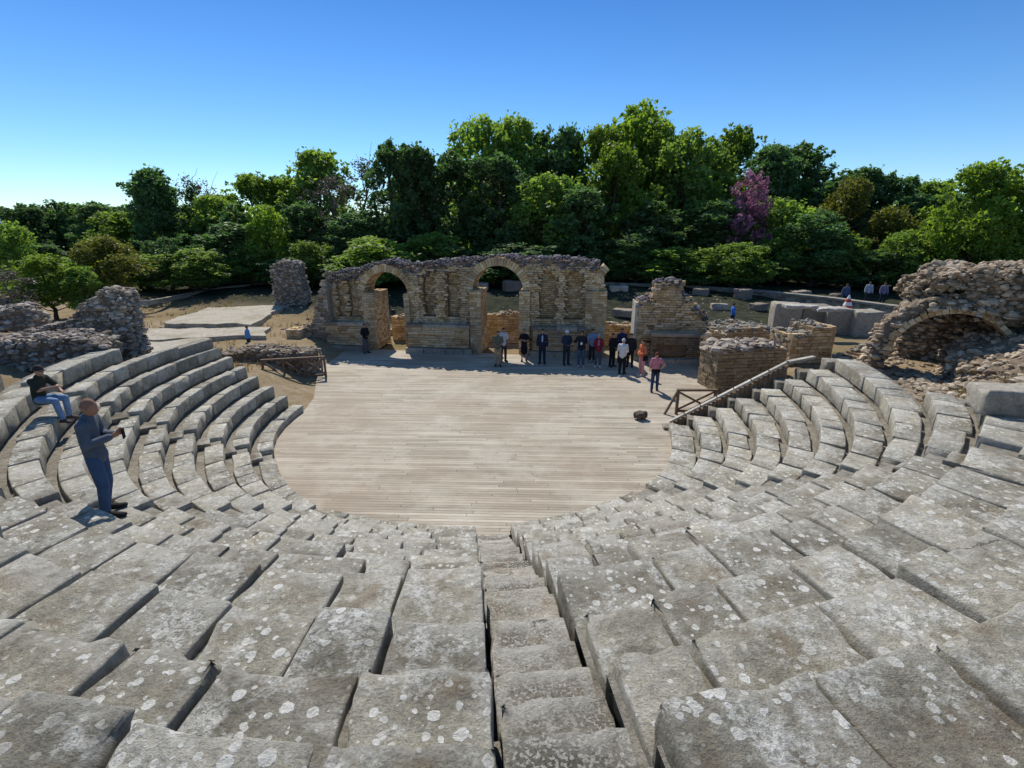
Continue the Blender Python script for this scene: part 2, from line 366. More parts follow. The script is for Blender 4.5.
def axis_pts(h, r, n):
    c = max(1, n)
    return [-h, -h+r*.35, -h+r]+[-(h-r)+2*(h-r)*i/c for i in range(1, c)]+[h-r, h-r*.35, h]
LASTW = []
def block_geo(size, r, n, seed, rough=1.0):
    """weathered block centred on 0: rounded, chipped box as (verts, faces)"""
    hx, hy, hz = size[0]/2, size[1]/2, size[2]/2
    A = [axis_pts(hx, r, n[0]), axis_pts(hy, r, n[1]), axis_pts(hz, r, n[2])]
    idx = {}; V = []; Fc = []; LASTW.clear()
    def vid(i, j, k):
        key = (i, j, k)
        if key in idx: return idx[key]
        p = Vector((A[0][i], A[1][j], A[2][k]))
        e = Vector((max(-hx+r, min(hx-r, p.x)), max(-hy+r, min(hy-r, p.y)), max(-hz+r, min(hz-r, p.z))))
        d = p-e; L = d.length
        if L > 1e-6: p = e+d*(r/L)
        nn = d/L if L > 1e-6 else Vector((0, 0, 0))
        ex = (hx-abs(p.x) < r*1.6)+(hy-abs(p.y) < r*1.6)+(hz-abs(p.z) < r*1.6)
        q = p+Vector(seed)
        a = noise.noise(q*1.3)*.018+noise.noise(q*4.5)*.010+noise.noise(q*11)*.005
        fd = sorted(((hx-abs(p.x), 0), (hy-abs(p.y), 1), (hz-abs(p.z), 2)))
        fall = 1-smooth(0, .13, max(0, fd[1][0])); big_ = max(0, noise.noise(q*2.4+Vector((9, 2, 4)))-.12)*.26+max(0, noise.noise(q*7+Vector((3, 2, 4))))*.045
        dv = Vector((0, 0, 0))
        for dd_, ax_ in fd[:2]: dv[ax_] = -1 if p[ax_] > 0 else 1
        p = p+nn*(a*rough)+dv.normalized()*(min(big_, .055)*fall*min(rough, 1.6))
        if abs(nn.z) < .5 and ex >= 1: p.z += noise.noise(q*2.0)*.012
        if p.z > 0: p.z += (noise.noise(Vector((q.x, q.y, 1))*1.7)*.022+noise.noise(Vector((q.x, q.y, 5))*6)*.007)*rough
        LASTW.append((1.0 if j <= 2 and p.z > hz*.5 else .65 if ex >= 2 and p.z > hz*.5 else 0.0)*max(0, min(1, .55+1.3*noise.noise(q*2.3)))); idx[key] = len(V); V.append(p); return idx[key]
    nx, ny, nzz = len(A[0])-1, len(A[1])-1, len(A[2])-1
    for i in range(nx):
        for j in range(ny):
            Fc.append((vid(i, j, 0), vid(i, j+1, 0), vid(i+1, j+1, 0), vid(i+1, j, 0)))
            Fc.append((vid(i, j, nzz), vid(i+1, j, nzz), vid(i+1, j+1, nzz), vid(i, j+1, nzz)))
    for i in range(nx):
        for k in range(nzz):
            Fc.append((vid(i, 0, k), vid(i+1, 0, k), vid(i+1, 0, k+1), vid(i, 0, k+1)))
            Fc.append((vid(i, ny, k), vid(i, ny, k+1), vid(i+1, ny, k+1), vid(i+1, ny, k)))
    for j in range(ny):
        for k in range(nzz):
            Fc.append((vid(0, j, k), vid(0, j, k+1), vid(0, j+1, k+1), vid(0, j+1, k)))
            Fc.append((vid(nx, j, k), vid(nx, j+1, k), vid(nx, j+1, k+1), vid(nx, j, k+1)))
    return V, Fc

ORD = ['first', 'second', 'third', 'fourth', 'fifth', 'sixth', 'seventh', 'eighth', 'ninth', 'tenth', 'eleventh', 'twelfth', 'thirteenth', 'fourteenth', 'fifteenth', 'sixteenth', 'seventeenth', 'eighteenth', 'nineteenth', 'twentieth']
def ordw(i):
    if i < 20: return ORD[i]
    tens, r = divmod(i+1, 10)
    return (['twenty', 'thirty', 'forty', 'fifty', 'sixty'][tens-2]+'-'+ORD[r-1]) if r else ['twentieth', 'thirtieth', 'fortieth', 'fiftieth', 'sixtieth'][tens-2]

# centre stair: axis from the orchestra up to the viewer
def stair_edges(z):           # (left, right) distance from the stair axis is constant
    return .37
ST_A = at_z(491, 529, .05); ST_B = at_z(573, 739, ZK(11)-.2)
def stair_deg(r, side):
    """angle of the stair edge at radius r (side -1 left as seen, +1 right)"""
    return 275.4+degrees(.36*side/r)
SECT = []   # (start angle fn, end angle fn, name of the wedge, style)
SECT.append((lambda r: 177, lambda r: 212, 'far left wedge', 'l'))
SECT.append((lambda r: 212+degrees(.55/r), lambda r: 242.4, 'left wedge', 'l'))
SECT.append((lambda r: 242.4+degrees(.5/r), lambda r: stair_deg(r, -1), 'wedge left of the stairs', 'c'))
SECT.append((lambda r: stair_deg(r, 1), lambda r: 308.5-degrees(.5/r), 'wedge right of the stairs', 'c'))
SECT.append((lambda r: 308.5, lambda r: 346.5, 'far right wedge', 'r'))
blocks = []
rb = random.Random(11)
for si, (fa, fb, sname, style) in enumerate(SECT):
    for k in range(0, NR):
        rmid = RK(k, (fa(10)+fb(10))/2)
        a, b = fa(rmid), fb(rmid)
        if si == 4 and k >= 8: b = 326-(k-8)*2.2
        if si == 0 and k >= 7: a = 186+(k-7)*9
        if (si == 0 and k > 8) or (si == 1 and k > 9): continue
        L = radians(b-a)*rmid
        mean = .72 if style == 'c' else (.8 if style == 'l' else .9)
        if k >= 8 and style == 'c': mean = .80
        n = max(1, round(L/mean)); ws = [rb.uniform(.62, 1.38) for _ in range(n)]; S = sum(ws); x = a
        for i, w_ in enumerate(ws):
            x2 = x+(b-a)*w_/S
            blocks.append(dict(k=k, a=x, b=x2, s=si, i=i, n=n, style=style, sname=sname)); x = x2
# keep what the photograph shows, sort by distance
vis = []
for bl in blocks:
    k = bl['k']; ok = False; near_ = False
    for d in (bl['a'], (bl['a']+bl['b'])/2, bl['b']):
        for rr in (0, .6):
            p = to_px(PT(RK(k, d)+rr, d, ZK(k)))
            if p and -40 < p[0] < 1064 and 200 < p[1] < 830: ok = True
            if p and -420 < p[0] < 1450 and 150 < p[1] < 1500: near_ = True
    if ok or near_:
        c = PT(RK(k, (bl['a']+bl['b'])/2)+.3, (bl['a']+bl['b'])/2, ZK(k)); bl['dist'] = (c-Vector((0, 0, CAMH))).length; bl['out'] = not ok; vis.append(bl)
vis.sort(key=lambda b: (b['out'], b['dist']))
NSEP = min(285, sum(not b['out'] for b in vis))
print('SEAT BLOCKS visible', len(vis))
rest = MB(); nsep = 0
for idx, bl in enumerate(vis):
    k, a, b = bl['k'], bl['a'], bl['b']; mid = (a+b)/2
    r0 = RK(k, mid); pitch = RK(k+1, mid)-r0; L = radians(b-a)*r0
    dist = bl['dist']
    if bl['style'] == 'l': dep = min(pitch-.16, .50+rb.uniform(-.03, .03))
    elif bl['style'] == 'r': dep = pitch-.05-rb.uniform(0, .1)
    else: dep = pitch+.04
    hgt = .36+.04
    gap = rb.uniform(.018, .055) if bl['style'] != 'l' else rb.uniform(.004, .018)
    rad = .03 if dist > 6 else .028
    det = (9, 6, 4) if dist < 3.6 else (6, 4, 3) if dist < 6 else (3, 2, 2) if dist < 10 else (2, 1, 1)
    if dist < 3.6: det = (14, 10, 6)
    V, Fc = block_geo((L-gap, dep, hgt), rad, det, (idx*1.7, k*3.1, idx*.37), 1.0 if dist < 5 else .55)
    big = (1.0 if bl['style'] == 'c' else 1.2 if bl['style'] == 'r' else .6)*(.45 if dist > 6.5 else 1)
    dz = rb.uniform(-.018, .018)*big; tx = rb.uniform(-.011, .011)*big; ty = rb.uniform(-.012, .012)*big; dr = rb.uniform(-.035, .03)*big
    if bl['style'] != 'l' and dist < 8 and rb.random() < .14: dz += rb.uniform(.03, .07); dr -= rb.uniform(.02, .08)
    pts = []
    Lh = max(L, .1)
    for p in V:
        deg = mid+(p.x/Lh)*(b-a); rr = RK(k, deg)+p.y+dep/2+dr
        z = ZK(k)-hgt/2+p.z+dz+tx*p.x+ty*p.y
        pts.append(PT(rr, deg, z))
    W_ = list(LASTW)
    if idx < NSEP:
        base = PT(r0+dep/2, mid, ZK(k)-hgt)
        mb = MB(); mb.add([p-base for p in pts], Fc, rb.random()*.3); mb.w = dict(enumerate(W_))
        o = mb.build('stone_seat_block', M['seat'], None, base, smooth_shade=True)
        i, n = bl['i'], bl['n']
        if bl['s'] in (0, 1, 2): pos = ordw(n-1-i); ref = {0: 'from the near end of the far left wedge', 1: 'from the near end of the left wedge', 2: 'left of the central stairs'}[bl['s']]
        else: pos = ordw(i); ref = {3: 'right of the central stairs', 4: 'from the near end of the far right wedge'}[bl['s']]
        tag(o, f"grey seat block, {ordw(k)} row up, {pos} {ref}", 'seat block', 'stone seat blocks of the theatre')
    else:
        n0 = len(rest.v); rest.w.update({n0+i: w_ for i, w_ in enumerate(W_)}); rest.add(pts, Fc, rb.random())
o = rest.build('seat_blocks', M['seat_far'], smooth_shade=True)
tag(o, 'farther rows of grey weathered stone seat blocks curving around the wooden floor', 'seat blocks', kind='stuff')

# central stairs + the small steps in the side aisles
def step_block(mb, r, rd, deg, half, ztop, hgt, seed):
    V, Fc = block_geo((half*2, rd, hgt), .02, (7, 3, 2), seed, .8)
    ca, sa = cos(radians(deg)), sin(radians(deg)); out = []; jx = random.uniform(-.015, .015); tl = random.uniform(-.02, .06); tq = random.uniform(-.03, .03)
    for p in V:
        rr = r+rd/2+p.y; t = -p.x+jx
        if p.z > 0: p.z += tl*p.y+tq*p.x-.012*(1-(p.x/half)**2)
        out.append(Vector((OX+rr*ca+t*sa*1.0, OY+rr*sa-t*ca*1.0, ztop-hgt/2+p.z)))
    mb.add(out, Fc, random.random()); mb.w = {i: min(1, w_*1.5) for i, w_ in enumerate(LASTW)}
t = thing('stone_stairs', 'worn narrow stone stairs running down the middle of the seats to the wooden floor', 'stairs', PT(RK(0, 275.4), 275.4, 0))
for k in range(0, NR):
    r0 = RK(k, 275.4); r1 = RK(k+1, 275.4)
    half = .352
    for s in range(2 if k >= 0 else 1):
        mb = MB(); zt = ZK(k)-.235+.165*s
        rr = r0+.03+(r1-r0)*s/2; rd = (r1-r0)/2+.12
        step_block(mb, rr, rd, 275.4, half, zt, .30, (k*2.2, s*3.3, 7))
        for i, p in enumerate(mb.v): mb.v[i] = tuple(Vector(p)-t.location)
        o = mb.build('step', M['stair'], t, smooth_shade=True)
for nm, (deg, sgn, kmax, lab) in {'a': (212, 1, 9, 'narrow side steps between the far left and left wedges of seats'), 'b': (242.4, 1, 11, 'narrow side steps between the left wedge and the near seats'), 'c': (308.5, -1, 11, 'narrow side steps between the right seats and the far right wedge')}.items():
    tt = thing('side_stairs', lab, 'stairs', PT(RK(0, deg), deg, 0))
    for k in range(0, kmax):
        r0 = RK(k, deg); r1 = RK(k+1, deg); mb = MB()
        step_block(mb, r0-.24, .50, deg+sgn*degrees(.26/r0), .24, ZK(k)-.31, .26, (k*2.2, deg, 7))
        for i, p in enumerate(mb.v): mb.v[i] = tuple(Vector(p)-tt.location)
        mb.build('step', M['channel'], tt, smooth_shade=True)

# wooden floor of the orchestra and stage
mb = MB(); ring = [PT(RK(0, d)+(.09 if 225 < d < 325 else .02), d, 0) for d in range(176, 349, 2)]
ring = [Vector((-10.9, 27.9, 0)), Vector((-10.2, 23.4, 0)), Vector((-8.9, 21.9, 0)), Vector((-7.95, 19.0, 0))]+ring+[Vector((6.2, 17.2, 0)), Vector((8.4, 19.4, 0)), Vector((10.2, 22.0, 0)), Vector((10.6, 24.6, 0))]
n = len(ring)
mb.add([(p.x, p.y, .0) for p in ring]+[(p.x, p.y, -.3) for p in ring], [tuple(range(n))]+[(i, (i+1) % n, n+(i+1) % n, n+i) for i in range(n)])
structure(mb.build('wooden_floor', M['deck']))

# ------------------------------------------------------------------ masonry builders
def courses(mb, u0, u1, z0, z1, face, h=.13, l=(.22, .46), back=None, jit=.012, thick=.22):
    """real facing stones in courses on a wall in local (u, v, z); face(u, z) gives the front v or None for air"""
    z = z0; row = 0
    while z < z1:
        hh = h*random.uniform(.8, 1.25); u = u0-random.uniform(0, l[0])
        while u < u1:
            ll = random.uniform(*l); c = u+ll/2; a, b = max(u, u0), min(u+ll, u1); u += ll
            if b-a < .05: continue
            v = face(c, z+hh/2)
            if v is None:
                # try the halves so that edges of openings stay crisp
                for (aa, bb) in ((a, (a+b)/2), ((a+b)/2, b)):
                    vv = face((aa+bb)/2, z+hh/2)
                    if vv is not None: mb.box(aa+.006, bb-.006, vv+random.uniform(-jit, jit), vv+thick, z+.008, z+hh-.008, .006)
                continue
            j = random.uniform(-jit, jit)*(2.2 if random.random() < .1 else 1)
            mb.box(a+.007, b-.007, v+j, v+(thick if back is None else back-v), z+.009, z+hh-.009, .007)
        z += hh; row += 1
def solid(mb, prof, v0, v1, z0=0.0, tint=.3, step=.25):
    """backing core of a wall: prof = [(u, ztop)...]"""
    us = [prof[0][0]]
    while us[-1]+step < prof[-1][0]: us.append(us[-1]+step)
    us.append(prof[-1][0])
    for a, b in zip(us, us[1:]):
        zt = interp(prof, (a+b)/2)
        if zt > z0+.02: mb.box(a, b+.001, v0, v1, z0, zt, 0, tint)
def rubble_fill(mb, n, box, f, s=(.07, .17), shell=.16, flat=.75, tint=None, tries=60):
    """stones over the skin of an implicit solid f(x,y,z)<0"""
    c = 0; t = 0
    while c < n and t < n*tries:
        t += 1
        p = (random.uniform(box[0], box[1]), random.uniform(box[2], box[3]), random.uniform(box[4], box[5]))
        d = f(*p)
        if -shell < d < 0:
            k = s[0]*.6+(s[1]*1.15-s[0]*.6)*random.random()**2.2; mb.rock(p, k*random.uniform(.8, 1.5), k*random.uniform(.8, 1.3), k*flat*random.uniform(.7, 1.1), .36, tint); c += 1
def voxel_core(mb, box, f, inset, st, tint=.2):
    """closed blocky core below the stones so that no light leaks through"""
    nx, ny, nzc = [max(1, int((box[i*2+1]-box[i*2])/st)) for i in range(3)]
    occ = set()
    for i in range(nx):
        for j in range(ny):
            for k in range(nzc):
                if f(box[0]+(i+.5)*st, box[2]+(j+.5)*st, box[4]+(k+.5)*st) < -inset: occ.add((i, j, k))
    D = [((1, 0, 0), [(1, 0, 0), (1, 1, 0), (1, 1, 1), (1, 0, 1)]), ((-1, 0, 0), [(0, 0, 0), (0, 0, 1), (0, 1, 1), (0, 1, 0)]),
         ((0, 1, 0), [(0, 1, 0), (0, 1, 1), (1, 1, 1), (1, 1, 0)]), ((0, -1, 0), [(0, 0, 0), (1, 0, 0), (1, 0, 1), (0, 0, 1)]),
         ((0, 0, 1), [(0, 0, 1), (1, 0, 1), (1, 1, 1), (0, 1, 1)]), ((0, 0, -1), [(0, 0, 0), (0, 1, 0), (1, 1, 0), (1, 0, 0)])]
    for (i, j, k) in occ:
        for (dx, dy, dz), q in D:
            if (i+dx, j+dy, k+dz) not in occ:
                mb.add([(box[0]+(i+a)*st, box[2]+(j+b)*st, box[4]+(k+c)*st) for a, b, c in q], [(0, 1, 2, 3)], tint)
def ring_arch(mb, uc, zc, ri, ro, v0, v1, a0=0, a1=180, n=26, jit=.02):
    for i in range(n):
        t0 = radians(a0+(a1-a0)*i/n)+.006; t1 = radians(a0+(a1-a0)*(i+1)/n)-.006; j = random.uniform(-jit, jit); rj = ro+random.uniform(-.05, .04)
        vs = []
        for v in (v0+j, v1):
            for (r_, t_) in ((ri, t0), (rj, t0), (rj, t1), (ri, t1)): vs.append((uc+r_*cos(t_), v, zc+r_*sin(t_)))
        mb.add(vs, [(0, 1, 2, 3), (4, 7, 6, 5), (0, 4, 5, 1), (1, 5, 6, 2), (2, 6, 7, 3), (3, 7, 4, 0)], random.random())

# ------------------------------------------------------------------ stage building (local frame: u right, v away, z up)
WROT = radians(-7.5); WP = Vector((-2.27, 26.33, 0))
def wall_pt(u, v, z=0): return WP+Vector((u*cos(WROT)-v*sin(WROT), u*sin(WROT)+v*cos(WROT), z))
st = thing('ruined_stage_wall', 'long ruined stage wall of warm stone with two open arches and round-topped niches', 'ruined wall', WP, WROT)
V0, V1 = .6, 1.9
TOP = [(-8.0, 3.3), (-7.8, 4.0), (-7.4, 4.35), (-6.2, 4.42), (-5.3, 4.75), (-4.5, 4.92), (-3.6, 4.75), (-2.8, 4.72), (-1.5, 4.92), (.2, 5.02), (1.6, 5.18), (3, 5.1), (4.6, 5.12), (6.0, 5.02), (6.6, 4.9), (6.95, 4.5), (7.05, 3.5)]
A1 = (-4.72, 3.0, 1.25); A2 = (1.45, 3.28, 1.36)
NICHE = [(-7.62, -7.1, 1.75, 3.95, 0), (-6.95, -6.3, 1.75, 3.95, 0), (-2.68, -1.95, 1.85, 4.28, 1), (-1.36, -.60, 1.85, 4.32, 1), (3.66, 4.56, 1.85, 4.42, 1), (5.02, 5.94, 1.85, 4.42, 1)]
def in_arch(u, z, A, pad=0):
    uc, zs, r = A
    if abs(u-uc) > r+pad: return False
    return z < zs or hypot(u-uc, z-zs) < r+pad
def niche_depth(u, z):
    for a, b, z0, z1, rd in NICHE:
        if a < u < b and z > z0:
            r = (b-a)/2
            if (not rd and z < z1) or (rd and (z < z1-r or hypot(u-(a+b)/2, z-(z1-r)) < r)): return .5 if rd else .3
    return 0
def wface(u, z):
    if u < -8.0+max(0, (z-3.2))*.25 or z > interp(TOP, u)-.42+.22*nz(u*1.4, 3.3): return None
    if in_arch(u, z, A1) or in_arch(u, z, A2): return None
    if z > A1[1] and in_arch(u, z, A1, .36): return None
    if z > A2[1] and in_arch(u, z, A2, .38): return None
    pil = -.10 if (abs(u+1.66) < .2 or abs(u-4.79) < .16 or abs(u+3.05) < .22 or abs(u+.3) < .2 or abs(u-3.35) < .2 or abs(u-6.3) < .18) and z < 4.3 else 0
    return V0+niche_depth(u, z)+pil
mb = MB(); courses(mb, -8.0, 7.05, 0, 5.0, wface, .105, (.16, .34))
mb.build('wall_facing', M['brick'], st)
# core: cut around arches and niches by narrow strips
mb = MB(); step = .09; u = -7.98
while u < 7.0:
    uc = u+step/2; zt = interp(TOP, uc)-.28; segs = []
    z = 0; zz = []
    while z < zt:
        inside = not (in_arch(uc, z+.05, A1, .02) or in_arch(uc, z+.05, A2, .02)); dep = niche_depth(uc, z+.05)
        if inside:
            if zz and zz[-1][2] == dep and abs(zz[-1][1]-z) < 1e-6: zz[-1][1] = z+.1
            else: zz.append([z, z+.1, dep])
        z = round(z+.1, 4)
    for a, b, dep in zz: mb.box(u, u+step, V0+.09+dep, V1-.05, a, b, 0, .3)
    u += step
mb.build('wall_core', M['mortar'], st)
for A, th, nn in ((A1, .38, 30), (A2, .42, 32)):
    mb = MB(); ring_arch(mb, A[0], A[1], A[2], A[2]+th, V0-.07, V0+.5, -2, 182, nn)
    ring_arch(mb, A[0], A[1], A[2]-.01, A[2]+.2, V0+.5, V1+.03, -2, 182, nn-4)
    mb.build('arch', M['brick'], st)
# jamb piers, broken third arch
def pier(name, u0, u1, v0, v1, zt, parent=st, mat='brick', z0=0, h=.13, jit=.012, topj=.06):
    mb = MB(); z = z0; mb.box(u0+.05, u1-.05, v0+.05, v1-.05, z0, zt-.06, 0, .3)
    while z < zt-.03:
        hh = min(h*random.uniform(.8, 1.25), zt-z+.02)
        for (a, b, fix, along) in ((u0, u1, v0, 'u'), (u0, u1, v1, 'U'), (v0, v1, u0, 'v'), (v0, v1, u1, 'V')):
            p = a
            while p < b-.03:
                q = min(b, p+random.uniform(.2, .42)); q = b if b-q < .1 else q; j = random.uniform(-jit, jit)
                if along in 'uU':
                    y0, y1 = (fix+j, fix+.14) if along == 'u' else (fix-.14, fix+j)
                    mb.box(p+.006, q-.006, y0, y1, z+.008, z+hh-.008, .006)
                else:
                    x0, x1 = (fix+j, fix+.14) if along == 'v' else (fix-.14, fix+j)
                    mb.box(x0, x1, max(p, v0+.12)+.006, min(q, v1-.12)-.006 if q > v0+.2 else q, z+.008, z+hh-.008, .006)
                p = q
        z += hh
    for _ in range(int((u1-u0)*(v1-v0)*18)+4):
        mb.rock((random.uniform(u0+.08, u1-.08), random.uniform(v0+.08, v1-.08), zt-.02), .12, .1, topj)
    return mb.build(name, M[mat], parent)
pier('pier', -6.0, -5.36, .32, 2.5, 3.12); pier('pier', -3.72, -3.40, .45, 2.3, 3.1)
pier('pier', .0, .60, .15, 2.1, 3.34); pier('pier', 2.62, 3.2, .25, 2.1, 3.34); pier('pier', 6.08, 7.15, .3, 1.9, 3.4)
mb = MB(); ring_arch(mb, 8.25, 3.4, 1.5, 1.92, V0-.02, V1-.3, 134, 181, 9); mb.build('arch_stub', M['brick'], st)
# plinths under the niches: brick front, dark stone ledge, pale base slab
for (a, b) in ((-8.2, -5.85), (-3.5, .02), (3.32, 6.2)):
    mb = MB(); courses(mb, a+.06, b-.06, .3, 1.38, lambda u, z: .02+(.10 if .75 < z < .95 else 0), .12, (.3, .7))
    mb.box(a+.1, b-.1, .13, V0+.12, .28, 1.4, 0, .3); pn = mb.build('plinth', M['brick'], st)
    mb = MB(); x = a
    while x < b-.05:
        x2 = min(b, x+random.uniform(.8, 1.3)); mb.box(x+.008, x2-.008, -.10, V0+.1, 1.385, 1.56, .012); x = x2
    mb.build('ledge', M['rubble'], pn)
    mb = MB(); x = a-.05
    while x < b+.05:
        x2 = min(b+.1, x+random.uniform(.8, 1.4)); mb.box(x+.01, x2-.01, -.22, .12, -.02, .27, .015); x = x2
    mb.build('base_slab', M['marble'], pn)
# ragged rubble crown along the top
def fcrown(u, v, z):
    zt = interp(TOP, u)+.10*nz(u*2.2, v*2)+.05*nz(u*6, v*5)
    lo = zt-.62+.20*nz(u*1.3, 7.7)
    if in_arch(u, z, A1, .40) or in_arch(u, z, A2, .43): return 1
    return max(z-zt, lo-z, V0-.06-v, v-V1-.1, -7.95-u, u-6.9)
mb = MB(); rubble_fill(mb, 3600, (-8, 7, V0-.1, V1+.15, 3.2, 5.4), fcrown, (.045, .11), .2)
mb.build('rubble_crown', M['crown'], st)
# ruined left end of the wall
BL = [(-9.95, 1.05), (-9.3, 1.2), (-8.95, 1.55), (-8.65, 2.4), (-8.35, 2.9), (-8.1, 3.6), (-7.85, 4.15)]
mb = MB(); solid(mb, [(u_, z_-.15) for u_, z_ in BL], .2, 1.7, 0, .3, .2)
courses(mb, -9.95, -7.9, 0, 4.2, lambda u, z: .12 if z < interp(BL, u) else None, .14, (.25, .5), jit=.05)
rubble_fill(mb, 500, (-10, -7.8, 0, 1.8, 0, 4.4), lambda u, v, z: max(z-interp(BL, u)-.05, .1-v, v-1.75, -9.95-u, interp(BL, u)-.35-z), (.08, .16))
mb.build('broken_wall_end', M['rubble'], st)
pier('low_wall_end', -10.25, -9.45, -.45, .5, 1.15)

# ------------------------------------------------------------------ right pier of the stage
rp = thing('ruined_pier', 'stepped ruined brick pier with a stone ledge, right of the stage gap', 'ruined pier', (7.95, 24.35, 0), radians(-7))
RT = [(-1.8, 3.02), (-1.05, 3.08), (-1.0, 3.1), (-.92, 3.95), (.35, 3.98), (.45, 3.35), (.85, 3.15), (1.05, 2.75), (1.5, 2.55), (1.8, 2.0)]
def rface(u, z):
    if z > interp(RT, u): return None
    if -1.0 < u < 1.1 and .5 < z < 1.0: return .85
    pil = -.12 if u < -1.15 or -1.0 < u < -.55 or .35 < u < .8 else 0
    return .6+pil if u < 1.2 else .75
mb = MB(); courses(mb, -1.72, 1.78, 0, 4.0, rface, .12); mb.build('wall_facing', M['brick'], rp)
mb = MB(); solid(mb, [(a, b-.08) for a, b in RT], .99, 1.9, 0, .3, .15)
solid(mb, [(-1.7, 3.0), (-.5, 3.0)], .6, 1.0, 1.0, .3, .3); mb.build('wall_core', M['mortar'], rp)
mb = MB(); mb.box(-1.84, -1.70, .50, 1.9, 0, 2.95, .01, .9); mb.build('end_face', M['white'], rp)  # pale stone here puts the sunlit side of the pier into the colour
mb = MB(); courses(mb, -1.0, 1.25, .28, 1.4, lambda u, z: .02 if (z > .95 or abs(u) > .85) else None, .12); mb.box(-.95, 1.2, .35, .7, .3, 1.38, 0, .1); pn = mb.build('plinth', M['mortar'], rp)
mb = MB(); mb.box(-1.02, .1, -.08, .62, 1.38, 1.53, .01); mb.box(.11, 1.3, -.08, .62, 1.38, 1.53, .01); mb.build('ledge', M['rubble'], pn)
mb = MB(); mb.box(-1.1, .2, -.25, .1, -.02, .26, .01); mb.box(.22, 1.35, -.25, .1, -.02, .26, .01); mb.build('base_slab', M['marble'], pn)
mb = MB(); rubble_fill(mb, 520, (-1.8, 1.8, .5, 1.95, 1.5, 4.3), lambda u, v, z: max(z-interp(RT, u)-.10, interp(RT, u)-.28-z, .5-v, v-1.9), (.07, .13))
mb.build('rubble_crown', M['crown'], rp)

# ------------------------------------------------------------------ free standing walls
def wall(name, label, cat, p0, p1, thick, prof, z0=0.0, mat='brick', crown='rubble', h=.14, l=(.22, .5), nr=None, group=None, size=(.08, .16), jit=.02, part=None):
    """wall from p0 to p1 (front face), courses on front and left/right ends, rubble on top; prof over 0..length"""
    p0, p1 = Vector((p0[0], p0[1], z0)), Vector((p1[0], p1[1], z0)); d = p1-p0; L = d.length; ang = atan2(d.y, d.x)
    t = thing(name, label, cat, p0, ang, group)
    prof = [(a*L, b) for a, b in prof]; zmax = max(b for a, b in prof)
    mb = MB(); courses(mb, 0, L, -.1, zmax, lambda u, z: 0 if z < interp(prof, u) else None, h, l, jit=jit)
    m2 = MB(); courses(m2, 0, thick, -.1, zmax, lambda u, z: 0 if z < interp(prof, .02) else None, h, l, jit=jit)
    for i, p in enumerate(m2.v): mb.v.append((p[1], thick-p[0], p[2])); mb.t.append(m2.t[i])
    n0 = len(mb.v)-len(m2.v); mb.f += [tuple(i+n0 for i in f) for f in m2.f]
    m2 = MB(); courses(m2, 0, thick, -.1, zmax, lambda u, z: 0 if z < interp(prof, L-.02) else None, h, l, jit=jit)
    n0 = len(mb.v)
    for i, p in enumerate(m2.v): mb.v.append((L-p[1], p[0], p[2])); mb.t.append(m2.t[i])
    mb.f += [tuple(i+n0 for i in f) for f in m2.f]
    mb.build('wall_facing', M[mat], t)
    mb = MB(); solid(mb, [(a if a else .08, b-.05) for a, b in prof[:-1]]+[(L-.08, prof[-1][1]-.05)], .1, thick, -.3, .3, .2); mb.build('wall_core', M['mortar'], t)
    mb = MB(); n = nr or int(L*thick*45)
    rubble_fill(mb, n, (0, L, 0, thick, -.1, zmax+.2), lambda u, v, z: max(z-interp(prof, u)-.06-.06*nz(u*3, v*3), interp(prof, u)-.16-z), size)
    mb.build('rubble_top', M[crown], t)
    return t
p0, p1 = wall_pt(-5.6, 3.4), wall_pt(9.6, 3.4)
wall('low_stone_wall', 'long low yellowish wall seen through the arches behind the stage', 'wall', p0, p1, .7, [(0, 1.3), (.3, 1.5), (.5, 1.7), (.62, 1.75), (.8, 1.4), (.9, 1.1), (1, 1.2)], 0)
# brick basin and its neighbours, right of the stage
wall('brick_basin', 'low brick basin block topped with rough dark rubble beside the wooden fence', 'ruined block', (8.35, 19.6), (11.3, 20.0), 1.5, [(0, 1.7), (.2, 1.85), (.8, 1.9), (1, 1.7)], 0, mat='brick_dull', crown='ruin', nr=420, size=(.09, .18))
wall('brick_pillar', 'short square brick pillar between the ruined pier and the basin', 'pillar', (8.95, 22.9), (9.8, 22.6), 1.2, [(0, 1.75), (.5, 1.95), (1, 1.7)], 0, crown='rubble')
wall('brick_wall', 'brick wall with sloping pale top behind the basin block', 'wall', (10.6, 24.3), (13.4, 24.9), 2.4, [(0, 1.6), (.5, 1.75), (1, 1.6)], 0, crown='marble')
wall('brick_wall', 'stepped brick wall end at the top of the sloping stone coping', 'wall', (12.0, 21.0), (14.0, 21.3), 1.5, [(0, 1.9), (.4, 2.0), (.42, 2.3), (1, 2.2)], .2, crown='marble')
wall('brick_wall', 'low stepped wall in front of the row of big stone blocks', 'wall', (14.0, 19.9), (16.0, 20.4), 1.0, [(0, .5), (.3, .7), (.5, .95), (1, 1.1)], .7, crown='marble', mat='rubble')

